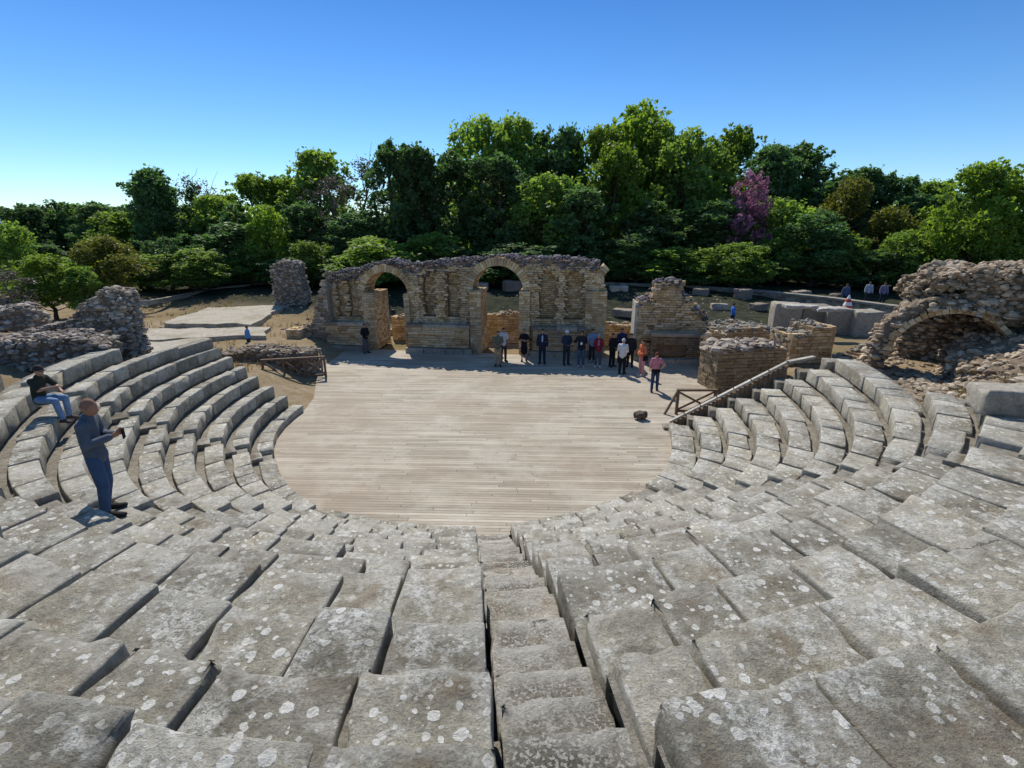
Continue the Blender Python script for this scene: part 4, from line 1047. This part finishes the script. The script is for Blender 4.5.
def foot(px, py, z=0.0): return at_z(px, py, z)
ARMX = dict(ell=(-.24, -.03, 1.14), wrl=(-.03, -.20, 1.16), hal=(.05, -.20, 1.18), elr=(.24, -.03, 1.14), wrr=(.03, -.21, 1.10), har=(-.05, -.21, 1.10))
HANDF = dict(ell=(-.22, .0, 1.13), wrl=(-.06, -.19, 1.02), hal=(-.0, -.22, 1.0), elr=(.22, .0, 1.13), wrr=(.06, -.19, 1.02), har=(.0, -.22, .98))
STEP = dict(knl=(-.10, -.16, .50), anl=(-.11, -.10, .10), tol=(-.12, -.26, .035), knr=(.10, .02, .47), anr=(.11, .22, .12), tor=(.12, .08, .035))
HIPS = dict(ell=(-.36, .04, 1.16), wrl=(-.22, -.04, 1.0), hal=(-.17, -.06, .98))
def backpack(t, P, s):
    V, Fc = block_geo((.30, .16, .42), .06, (4, 3, 4), (1, 2, 3), .6); m_ = MB(); m_.add([(p.x, p.y+.19, p.z+1.2*s) for p in V], Fc); m_.build('backpack', cloth('olive_bag', (.06, .07, .04)), t, smooth_shade=True)
def badge(t, P, s):
    m_ = MB(); m_.box(-.045, .045, -.135*s, -.128*s, 1.08*s, 1.19*s, 0); m_.build('badge', cloth('badge_white', (.8, .8, .78)), t)
    m_ = MB(); m_.bar((-.03, -.13*s, 1.19*s), (-.07, -.09*s, 1.40*s), .012, .006); m_.bar((.03, -.13*s, 1.19*s), (.07, -.09*s, 1.40*s), .012, .006); m_.build('lanyard', cloth('lanyard_blue', (.04, .1, .4)), t)
def waist_jumper(t, P, s):
    m_ = ellipsoid((0, 0, .90*s), .19*s, .155*s, .15*s, None, 0, .15); m_.build('tied_jumper', cloth('black_jumper', (.012, .012, .015)), t, smooth_shade=True)

person('man in grey-green shirt and beige trousers standing at the right arch, leftmost of the group', foot(498, 366), radians(0), dict(**HANDF), 1.78, ('grey_green_cloth', (.10, .115, .09)), ('beige_cloth', (.33, .24, .17)), (.05, .045, .04), sleeves='short', extra=backpack, skinm=SKIN_T, hair=(.05, .04, .03))
person('person in a white shirt standing behind the man in beige trousers', foot(503.5, 361.5), radians(20), None, 1.74, ('white_cloth', (.6, .6, .6)), ('brown_cloth', (.07, .05, .04)), sleeves='short')
person('woman in a black dress with folded arms in front of the right arch pier', foot(524, 361), radians(0), ARMX, 1.66, ('black_cloth', (.012, .012, .014)), ('black_cloth', (.012, .012, .014)), (.02, .02, .02), hair=(.02, .012, .01), hairstyle='long', skirt=True, sleeves='short', female=True)
person('man in a dark suit with light blue shirt, third standing from the left', foot(542, 363.5), radians(-5), None, 1.76, ('navy_suit', (.018, .024, .05)), ('navy_suit', (.018, .024, .05)), (.02, .015, .01), jacket=('light_blue_shirt', (.35, .45, .62)))
person('man in a navy jacket and white cap with hands joined', foot(566, 364.5), radians(12), HANDF, 1.72, ('navy_cloth', (.028, .036, .065)), ('dark_trousers', (.03, .032, .045)), hat=(.7, .7, .7), build=1.1)
person('man in a black polo and blue jeans with a white badge', foot(580.5, 367), radians(-8), dict(ell=(-.3, .02, 1.15), wrl=(-.32, -.02, .92), hal=(-.3, -.05, .84)), 1.80, ('black_polo', (.015, .016, .02)), ('blue_jeans', (.05, .09, .16)), (.4, .4, .4), sleeves='short', extra=badge, build=1.12, skinm=SKIN_T)
person('person in pale blue top half hidden behind the woman in red', foot(591.5, 362), radians(10), None, 1.70, ('pale_blue_cloth', (.25, .32, .5)), ('dark_trousers', (.03, .032, .045)), (.3, .3, .3), sleeves='short')
person('grey-haired woman in a dark red jacket and blue jeans', foot(597.5, 367), radians(-10), HANDF, 1.66, ('dark_red_cloth', (.20, .018, .03)), ('grey_blue_jeans', (.07, .09, .12)), (.6, .6, .6), hair=(.35, .33, .32), jacket=('pink_blouse', (.35, .2, .25)), female=True, build=1.15)
person('woman all in black standing left of the woman in white', foot(611.5, 366.5), radians(30), HANDF, 1.66, ('black_cloth', (.012, .012, .014)), ('black_cloth', (.012, .012, .014)), hair=(.10, .05, .03), female=True, build=1.1)
person('person in dark blue standing at the back of the right group', foot(620.5, 362), radians(0), None, 1.74, ('dark_blue_cloth', (.02, .03, .09)), ('dark_trousers', (.03, .032, .045)))
person('white-haired person in a long white top and black trousers', foot(621.5, 374), radians(150), HANDF, 1.68, ('white_cloth', (.62, .58, .56)), ('black_cloth', (.012, .012, .014)), hair=(.6, .58, .55), build=1.2)
person('person in a long dark coat behind the one in white', foot(629.5, 366.5), radians(-20), None, 1.66, ('dark_coat', (.022, .022, .022)), ('dark_coat', (.022, .022, .022)), build=1.15)
person('woman in orange top and pink trousers carrying a dark bag', foot(641, 375.5), radians(-70), HANDF, 1.70, ('orange_cloth', (.62, .17, .08)), ('pink_trousers', (.55, .27, .27)), (.4, .3, .3), hair=(.06, .025, .015), female=True, bag=('dark handbag hanging from the shoulder of the woman in pink trousers', ('black_bag', (.015, .012, .02)), 1))
person('woman in pink top, jeans and a jumper tied round her waist, walking away', foot(654, 391), radians(165), dict(**STEP, **HIPS), 1.66, ('pink_cloth', (.52, .2, .24)), ('dark_jeans', (.035, .06, .13)), (.05, .05, .06), hair=(.14, .05, .025), sleeves='short', female=True, extra=waist_jumper)
person('woman in black jacket and grey trousers by the left bay of the stage wall', foot(366.5, 353), radians(40), HANDF, 1.62, ('black_cloth', (.012, .012, .014)), ('grey_cloth', (.10, .10, .12)), hair=(.12, .04, .02), female=True, group=None)
person('small figure in a blue shirt among the ruins left of the stage', foot(250, 350, .25), radians(90), None, 1.3, ('sky_blue_cloth', (.10, .3, .7)), ('dark_trousers', (.03, .032, .045)), group=None)
person('small figure in a blue shirt in the shade behind the brick walls', foot(731, 328, .4), radians(90), None, 1.6, ('deep_blue_cloth', (.05, .17, .6)), ('dark_trousers', (.03, .032, .045)), group=None)
for px, py, colr, lab in ((843, 307, (.10, .12, .2), 'dark figure under the trees, left of the distant group'), (866, 304, (.45, .45, .5), 'pale shirted figure under the trees, middle of the distant group'), (881, 305, (.25, .2, .28), 'figure under the trees, right of the distant group')):
    person(lab, at_z(px, py, 1.0), radians(random.uniform(-60, 60)), None, 1.7, ('far_cloth_%d' % px, colr), ('dark_trousers', (.03, .032, .045)), group='distant people under the trees')

# standing man, left foreground
zm = ZK(6)
mp = foot(112, 514, zm)
JM = dict(pel=(0, 0, .93), spi=(0, .03, 1.12), che=(0, .02, 1.30), neb=(0, 0, 1.42), nek=(0, -.03, 1.49), hea=(0, -.06, 1.565), crn=(0, -.065, 1.64), look=(0, -1, -.25),
          ell=(-.23, -.02, 1.13), wrl=(-.07, -.24, 1.17), hal=(-.035, -.31, 1.21), elr=(.23, -.02, 1.13), wrr=(.07, -.23, 1.15), har=(.04, -.31, 1.18), curll=(.7, 0, .5), curlr=(-.7, 0, .5),
          knl=(-.10, -.03, .48), anl=(-.10, .02, .09), tol=(-.12, -.14, .035), knr=(.10, .0, .48), anr=(.12, .10, .09), tor=(.16, -.05, .035))
def phone(t, P, s): pass
def cuffs(t, P, s):
    m_ = MB()
person('bald man in grey-blue jumper and jeans standing on the left seats with a phone', mp, radians(108), JM, 1.80, ('grey_blue_jumper', (.085, .105, .135)), ('deep_blue_jeans', (.045, .085, .17)), (.02, .02, .02), hair=(.23, .125, .08), hairstyle='cropped', skinm=SKIN_T, fingers=True, group=None, build=1.0)
ph = thing('mobile_phone', 'dark mobile phone held up in both hands by the standing man', 'phone', mp, radians(108))
m_ = MB(); m_.box(-.04, .04, -.39, -.38, 1.17, 1.32, 0); cs = m_.build('case', cloth('black_case', (.01, .01, .012)), ph)
m_ = MB(); m_.box(-.036, .036, -.379, -.377, 1.176, 1.314, 0); m_.build('screen', cloth('phone_screen', (.03, .035, .045)), cs)

# seated man, far left
zs = ZK(8)
sp = foot(44, 398, zs)
sp.z = zs-.50
JS = dict(pel=(0, .08, .56), spi=(0, .10, .75), che=(0, .04, .94), neb=(0, .0, 1.06), nek=(0, -.03, 1.13), hea=(0, -.06, 1.21), crn=(0, -.065, 1.285), look=(0, -1, -.3),
          shl=(-.17, 0.02, 1.02), ell=(-.22, -.14, .82), wrl=(-.06, -.36, .86), hal=(-.02, -.43, .87), shr=(.17, .02, 1.02), elr=(.22, -.15, .82), wrr=(.10, -.36, .74), har=(.06, -.43, .72), curll=(.6, 0, -.6), curlr=(-.6, 0, -.6),
          hil=(-.09, .04, .55), knl=(-.13, -.38, .54), anl=(-.13, -.44, .10), tol=(-.14, -.58, .035), hir=(.09, .04, .55), knr=(.13, -.38, .54), anr=(.14, -.36, .10), tor=(.16, -.50, .035))
person('man in dark shirt and light blue jeans sitting on the upper left seats', sp, radians(88), JS, 1.50, ('dark_green_shirt', (.03, .035, .025)), ('light_blue_jeans', (.17, .27, .42)), (.10, .07, .06), hair=(.03, .02, .015), hairstyle='short', sleeves='short', hat=(.04, .03, .03), fingers=True, group=None, build=1.05)

# ------------------------------------------------------------------ trees
def leaf_cloud(mb, lobes, n, size, rnd, hollow=.35):
    tot = sum(l[3]*l[4]*l[5] for l in lobes)
    for (cx, cy, cz, rx, ry, rz) in lobes:
        m_ = int(n*(rx*ry*rz)/tot); sub = [(rnd.gauss(0, .6), rnd.gauss(0, .6), rnd.gauss(0, .6)) for _ in range(max(3, m_//34))]
        for i in range(m_):
            u_ = Vector((rnd.gauss(0, 1), rnd.gauss(0, 1), rnd.gauss(0, 1))).normalized(); r = hollow+(1-hollow)*rnd.random()**.5
            if rnd.random() < .7:   # clumping towards twig ends
                s_ = sub[i % len(sub)]; sv = Vector(s_).normalized(); u_ = (sv+u_*.28).normalized(); r = max(.4, min(1.1, .62+.5*(abs(s_[0]*7.3) % 1)))*(1-.12*rnd.random())
            p = Vector((cx+u_.x*rx*r, cy+u_.y*ry*r, cz+u_.z*rz*r))
            a = Vector((rnd.gauss(0, 1), rnd.gauss(0, 1), rnd.gauss(0, .7))).normalized(); b_ = a.cross(Vector((rnd.gauss(0, 1), rnd.gauss(0, 1), rnd.gauss(0, 1)))).normalized()
            if rnd.random() < .10: p = Vector((cx, cy, cz))+(p-Vector((cx, cy, cz)))*rnd.uniform(1.05, 1.4)
            k = size*rnd.choice((.6, .8, 1, 1.3, 1.7))*rnd.uniform(.8, 1.2); a *= k; b_ *= k*.62
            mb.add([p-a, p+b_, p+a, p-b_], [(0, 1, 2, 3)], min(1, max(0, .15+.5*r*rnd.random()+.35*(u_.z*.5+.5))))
def limb(mb, a, b, r0, r1, rnd, n=5):
    a, b = Vector(a), Vector(b); pts = []; rs = []
    for i in range(n+1):
        t_ = i/n; p = a.lerp(b, t_); w_ = (b-a).length*.05*sin(pi*t_)
        pts.append(tuple(p+Vector((rnd.gauss(0, w_), rnd.gauss(0, w_), 0)))); rs.append(r0+(r1-r0)*t_)
    mb.tube(pts, rs, 7)
def make_proto(kind, seed):
    """unit tree: height 1 .. scaled on placing; returns (trunk mesh, crown mesh). Built at 12 m height"""
    rnd = random.Random(seed); H = 12.0; tr = MB(); cr = MB(); lobes = []
    leaf = {'cyp': 'dark', 'ilex': 'dark', 'round': 'mid', 'fresh': 'bright', 'pine': 'mid', 'olive': 'olive', 'pink': 'pink', 'bare': 'bare'}[kind]
    W = {'cyp': 1.9, 'ilex': 3.3, 'round': 4.0, 'fresh': 4.2, 'pine': 4.4, 'olive': 4.6, 'pink': 4.0, 'bare': 3.6}[kind]
    base = {'cyp': .12, 'ilex': .12, 'round': .18, 'fresh': .22, 'pine': .42, 'olive': .2, 'pink': .25, 'bare': .3}[kind]
    limb(tr, (0, 0, -.6), (rnd.uniform(-.5, .5), rnd.uniform(-.5, .5), H*.78), .30, .07, rnd, 8)
    nl = {'cyp': 13, 'ilex': 24, 'round': 22, 'fresh': 23, 'pine': 13, 'olive': 13, 'pink': 12, 'bare': 14}[kind]
    for i in range(nl):
        t_ = (i+.5)/nl; ang = i*2.4+rnd.uniform(-.4, .4); z = H*(base+(.96-base)*t_)
        if kind == 'cyp': w_ = W*(1-t_)**.6*.75+.25; rr = .9*(1-t_*.55); rz = rr*1.9
        elif kind == 'pine': w_ = W*(.9-.6*abs(t_-.35)); rr = 1.35; rz = .85
        else: w_ = W*sqrt(max(.05, 1-(t_*1.05-.28)**2/.68))*.78; rr = W*.33*rnd.uniform(.5, 1.35); rz = rr*rnd.uniform(.75, 1.05)
        d = w_*rnd.uniform(.45, .95) if t_ < .93 else w_*.15
        c = (cos(ang)*d, sin(ang)*d, z-(.2 if t_ > .9 else 0)); lobes.append((c[0], c[1], min(c[2], H-rz), rr, rr, rz))
        if kind not in ('cyp', 'bare'):
            for q_ in range(2):
                a2 = ang+rnd.uniform(-.9, .9); f_ = rnd.uniform(1.05, 1.35); sm_ = rr*rnd.uniform(.28, .5)
                lobes.append((cos(a2)*(d+rr*.55)*f_, sin(a2)*(d+rr*.55)*f_, min(H-.2, c[2]+rnd.uniform(-.3, .9)*rr), sm_, sm_, sm_*.8))
        limb(tr, (0, 0, max(H*.1, z-1.6*rr)), (c[0]*.92, c[1]*.92, c[2]), .11*(1-t_*.5), .025, rnd, 4)
    if kind == 'bare':
        for i in range(90):
            l = lobes[i % len(lobes)]; p = Vector(l[:3]); q = p+Vector((rnd.gauss(0, 1)*l[3]*.7, rnd.gauss(0, 1)*l[3]*.7, abs(rnd.gauss(0, 1))*l[5]*.9)); limb(tr, p, q, .035, .01, rnd, 3)
    n = {'cyp': 10000, 'ilex': 19000, 'round': 16000, 'fresh': 16000, 'pine': 13000, 'olive': 13000, 'pink': 9000, 'bare': 3500}[kind]
    sz = {'cyp': .115, 'ilex': .13, 'round': .145, 'fresh': .145, 'pine': .14, 'olive': .135, 'pink': .12, 'bare': .09}[kind]
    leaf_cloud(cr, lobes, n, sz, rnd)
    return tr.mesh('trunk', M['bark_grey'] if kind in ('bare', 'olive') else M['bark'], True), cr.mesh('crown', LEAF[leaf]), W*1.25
PROTO = {k: [make_proto(k, s) for s in ss] for k, ss in {'cyp': (1, 2), 'ilex': (3, 4, 5), 'round': (6, 7), 'fresh': (8, 9), 'pine': (10,), 'olive': (11,), 'pink': (12,), 'bare': (13, 14)}.items()}
DESC = {'cyp': ('cypress_tree', 'dark narrow pointed evergreen'), 'ilex': ('evergreen_tree', 'dark broad evergreen tree'), 'round': ('broadleaf_tree', 'green rounded leafy tree'), 'fresh': ('broadleaf_tree', 'bright fresh green leafy tree'),
        'pine': ('pine_tree', 'tall green pine with spreading top'), 'olive': ('olive_green_tree', 'yellowish green loose tree'), 'pink': ('blossom_tree', 'pink blossoming tree'), 'bare': ('bare_tree', 'greyish nearly leafless tree')}
# (px of the middle, py of the top, distance, width in m, kind)
TREES = [(8, 238, 60, 8, 'round'), (26, 216, 62, 7, 'ilex'), (50, 208, 66, 7, 'ilex'), (72, 214, 70, 9, 'round'), (98, 213, 62, 8, 'ilex'), (118, 222, 56, 8, 'round'), (147, 181, 54, 7, 'ilex'), (140, 192, 56, 4.5, 'cyp'), (168, 200, 54, 5, 'cyp'), (192, 188, 62, 8, 'bare'), (190, 192, 57, 4.5, 'cyp'), (210, 206, 56, 7, 'round'),
         (231, 212, 54, 5, 'cyp'), (222, 205, 66, 8, 'round'), (250, 178, 60, 8, 'fresh'), (264, 208, 48, 5.5, 'fresh'), (283, 181, 62, 9, 'fresh'), (316, 154, 62, 10, 'round'), (330, 180, 54, 8, 'bare'), (305, 205, 52, 7, 'ilex'), (362, 163, 56, 8, 'bare'), (352, 215, 50, 7, 'ilex'), (388, 147, 52, 6.5, 'ilex'), (404, 146, 54, 5, 'cyp'), (420, 152, 53, 7.5, 'ilex'), (448, 156, 56, 8, 'ilex'),
         (478, 119, 64, 11, 'round'), (515, 122, 64, 11, 'round'), (500, 158, 54, 9, 'ilex'), (545, 128, 62, 9, 'ilex'), (572, 134, 60, 8, 'ilex'), (548, 178, 52, 9, 'round'), (604, 132, 58, 9, 'fresh'), (640, 111, 64, 13, 'fresh'), (618, 150, 54, 8, 'fresh'), (662, 126, 60, 9, 'fresh'), (690, 132, 56, 9, 'round'), (585, 190, 50, 8, 'ilex'), (655, 200, 50, 9, 'ilex'),
         (712, 150, 60, 9, 'round'), (738, 134, 66, 9, 'fresh'), (750, 173, 50, 6.3, 'pink'), (772, 150, 60, 9, 'ilex'), (798, 149, 62, 10, 'ilex'), (828, 165, 58, 9, 'ilex'), (720, 205, 50, 9, 'ilex'), (785, 200, 50, 8, 'round'), (850, 182, 50, 6.5, 'olive'), (870, 173, 54, 8, 'ilex'), (893, 178, 54, 7, 'ilex'), (820, 210, 46, 8, 'ilex'), (895, 210, 46, 6, 'olive'), (918, 228, 44, 5, 'pink'),
         (935, 184, 58, 9, 'round'), (912, 196, 56, 8, 'ilex'), (955, 196, 50, 8, 'ilex'), (985, 168, 40, 6.5, 'fresh'), (1022, 170, 40, 7, 'fresh'), (968, 215, 42, 6, 'ilex'), (1045, 190, 44, 8, 'ilex'),
         (40, 258, 33, 4.6, 'fresh'), (106, 239, 37, 6, 'olive'), (4, 272, 30, 4.5, 'bare'), (78, 268, 34, 3.5, 'round')]
for i, px in enumerate(range(-5, 1050, 34)):
    TREES.append((px+(i*9 % 15)-7, 214+(i*7 % 10)-(40 if 370 < px < 830 else 0), 78+(i*5 % 9), 13, 'ilex'))
# low dark growth along the foot of the wood
for i, px in enumerate(range(10, 1040, 30)):
    TREES.append((px+(i*7 % 13)-6, 232+(i*13 % 30), 45+(i*5 % 6)-abs(px-560)*.008, 4.6+(i*7 % 5)*.9, 'ilex' if i % 2 else 'round'))
order = sorted(range(len(TREES)), key=lambda i: (TREES[i][4], TREES[i][1] > 230, TREES[i][0])); cnt = {}; rank = {}
for i in order:
    px, py, Y, w_, kd = TREES[i]; key = (kd, py > 230); cnt[key] = cnt.get(key, 0)+1; rank[i] = cnt[key]
for i, (px, py, Y, w_, kd) in enumerate(TREES):
    if px < 240 and py < 234: py -= 8
    p = at_y(px, py, Y); g = terrain(p.x, Y); h = (p.z-g)*1.045
    trm, crm, W = PROTO[kd][i % len(PROTO[kd])]; nm, ds = DESC[kd]
    low = py > 230; nmm = nm
    if low: ds = {'ilex': 'dark bushy undergrowth tree', 'round': 'low green bushy tree', 'fresh': 'low bright yellow-green shrub tree', 'olive': 'rounded yellow-green tree', 'bare': 'grey twiggy bush'}[kd]
    c_ = cnt[(kd, low)]; lab = f"{ds}, {ordw(rank[i]-1)} of its kind from the left along the wood" if c_ > 1 else f"{ds} in the line of trees behind the ruins"
    root = thing(nm, lab, 'tree', (p.x, Y, g), random.uniform(0, 6.28), 'trees of the wood behind the theatre')
    root.scale = (w_/(2*W)*1.15, w_/(2*W)*1.15, h/12.0)
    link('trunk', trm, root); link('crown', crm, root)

# dry grass tufts on the left and right banks
rg = random.Random(5); mb = MB()
def tuft(x, y, z, h):
    for _ in range(7):
        a = rg.uniform(0, 6.28); dx, dy = cos(a), sin(a); l = h*rg.uniform(.6, 1.2); w_ = .012
        mb.add([(x-dy*w_, y+dx*w_, z), (x+dy*w_, y-dx*w_, z), (x+dx*l*.45, y+dy*l*.45, z+l)], [(0, 1, 2)], rg.random())
for _ in range(2600):
    px, py = rg.uniform(0, 130), rg.uniform(352, 402); p = at_z(px, py, 3.3)
    if py < 352+(130-px)*.30 or nz(p.x*1.2, p.y*1.2) < -.12: continue
    dx, dy = p.x-OX, p.y-OY
    if hypot(dx, dy) > 11.9: tuft(p.x, p.y, terrain(p.x, p.y)-.01, .16)
for _ in range(1500):
    x, y = rg.uniform(-26, -11), rg.uniform(18, 40)
    if nz(x*.35, y*.35, 4) > .0: tuft(x, y, terrain(x, y)-.02, .3)
for _ in range(1500):
    px, py = rg.uniform(845, 1024), rg.uniform(362, 402); p = at_z(px, py, 3.3); tuft(p.x, p.y, terrain(p.x, p.y)-.01, .12)
tag(mb.build('dry_grass', LEAF['dry']), 'tufts of dry straw-coloured grass on the banks beside the seats', 'grass', kind='stuff')

mb = MB()
for _ in range(5200):
    r_ = rg.random()
    if r_ < .35: x, y = rg.uniform(-17, -9.5), rg.uniform(10, 22)
    elif r_ < .7: x, y = rg.uniform(9.5, 18), rg.uniform(7, 21)
    else: x, y = rg.uniform(-26, 20), rg.uniform(28.5, 42)
    if hypot(x-OX, y-OY) < 11.6 or nz(x*.7, y*.7, 2) < -.15: continue
    k = .02+.10*rg.random()**3
    mb.rock((x, y, terrain(x, y)+k*.2), k*1.2, k, k*.7, .35)
for _ in range(2600):
    x, y = rg.uniform(9.6, 17.5), rg.uniform(10.2, 15.8)
    if hypot(x-OX, y-OY) < 12.1: continue
    k = .03+.12*rg.random()**2; mb.rock((x, y, terrain(x, y)+k*.15), k*1.3, k, k*.7, .35)
tag(mb.build('loose_stones', M['rubble']), 'small loose stones scattered on the bare ground around the seats and the stage', 'stones', kind='stuff')

# distant hill across the lake
mb = MB(); hv = []
for i in range(25):
    x = -2600+i*60; z = 62*max(0, sin(pi*min(1, (i+2)/26)))+8*nz(i*.5, 1); hv.append((x, z))
mb.add([(x, 1700, 0) for x, z in hv]+[(x, 1750+z*3, z) for x, z in hv], [(i, i+1, 25+i+1, 25+i) for i in range(24)])
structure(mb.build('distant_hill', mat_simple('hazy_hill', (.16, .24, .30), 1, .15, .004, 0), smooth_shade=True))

# ------------------------------------------------------------------ light, sky, camera
SUN_AZ, SUN_EL = radians(-19), radians(48)       # azimuth from +Y, negative = to the left
w = bpy.data.worlds.new('World'); SC.world = w; w.use_nodes = True; nt = w.node_tree; nt.nodes.clear()
sky = nt.nodes.new('ShaderNodeTexSky'); sky.sky_type = 'NISHITA'; sky.sun_disc = False
sky.sun_elevation = SUN_EL; sky.sun_rotation = SUN_AZ; sky.altitude = 20; sky.air_density = 1.0; sky.dust_density = .0; sky.ozone_density = 3.0
bg = nt.nodes.new('ShaderNodeBackground'); bg.inputs[1].default_value = .15
wo = nt.nodes.new('ShaderNodeOutputWorld'); hs = nt.nodes.new('ShaderNodeHueSaturation'); hs.inputs['Saturation'].default_value = 1.14; nt.links.new(sky.outputs[0], hs.inputs['Color'])
tc = nt.nodes.new('ShaderNodeTexCoord'); sx = nt.nodes.new('ShaderNodeSeparateXYZ'); nt.links.new(tc.outputs['Generated'], sx.inputs[0])
rp_ = nt.nodes.new('ShaderNodeValToRGB'); nt.links.new(sx.outputs[2], rp_.inputs[0])
rp_.color_ramp.elements[0].position = 0; rp_.color_ramp.elements[0].color = (.72, .84, .96, 1); rp_.color_ramp.elements[1].position = .36; rp_.color_ramp.elements[1].color = (.35, .56, .78, 1)
e_ = rp_.color_ramp.elements.new(.12); e_.color = (.58, .76, .94, 1); e_ = rp_.color_ramp.elements.new(.55); e_.color = (1, .97, .92, 1)  # unseen upper sky kept bright and warm to lift the shadows
ml = nt.nodes.new('ShaderNodeMix'); ml.data_type = 'RGBA'; ml.blend_type = 'MULTIPLY'; ml.inputs[0].default_value = 1
nt.links.new(hs.outputs[0], ml.inputs[6]); nt.links.new(rp_.outputs[0], ml.inputs[7]); nt.links.new(ml.outputs[2], bg.inputs[0]); nt.links.new(bg.outputs[0], wo.inputs[0])
sl = bpy.data.lights.new('sun', 'SUN'); sl.energy = 5.0; sl.angle = radians(.53); sl.color = (1, .93, .82)
so = bpy.data.objects.new('sun', sl); COL.objects.link(so)
sd = Vector((sin(SUN_AZ)*cos(SUN_EL), cos(SUN_AZ)*cos(SUN_EL), sin(SUN_EL)))
so.rotation_euler = sd.to_track_quat('Z', 'Y').to_euler(); so.location = (0, 0, 40)
cam = bpy.data.cameras.new('camera'); co = bpy.data.objects.new('camera', cam); COL.objects.link(co)
co.location = (0, 0, CAMH); co.rotation_euler = (radians(90)-PITCH, 0, 0)
cam.sensor_width = 36; cam.lens = F/1024*36; cam.clip_start = .05; cam.clip_end = 6000
SC.camera = co
SC.view_settings.view_transform = 'Standard'; SC.view_settings.look = 'None'; SC.view_settings.exposure = 0
SC.cycles.max_bounces = 6; SC.cycles.transparent_max_bounces = 4
SC.render.resolution_x = 1024; SC.render.resolution_y = 768
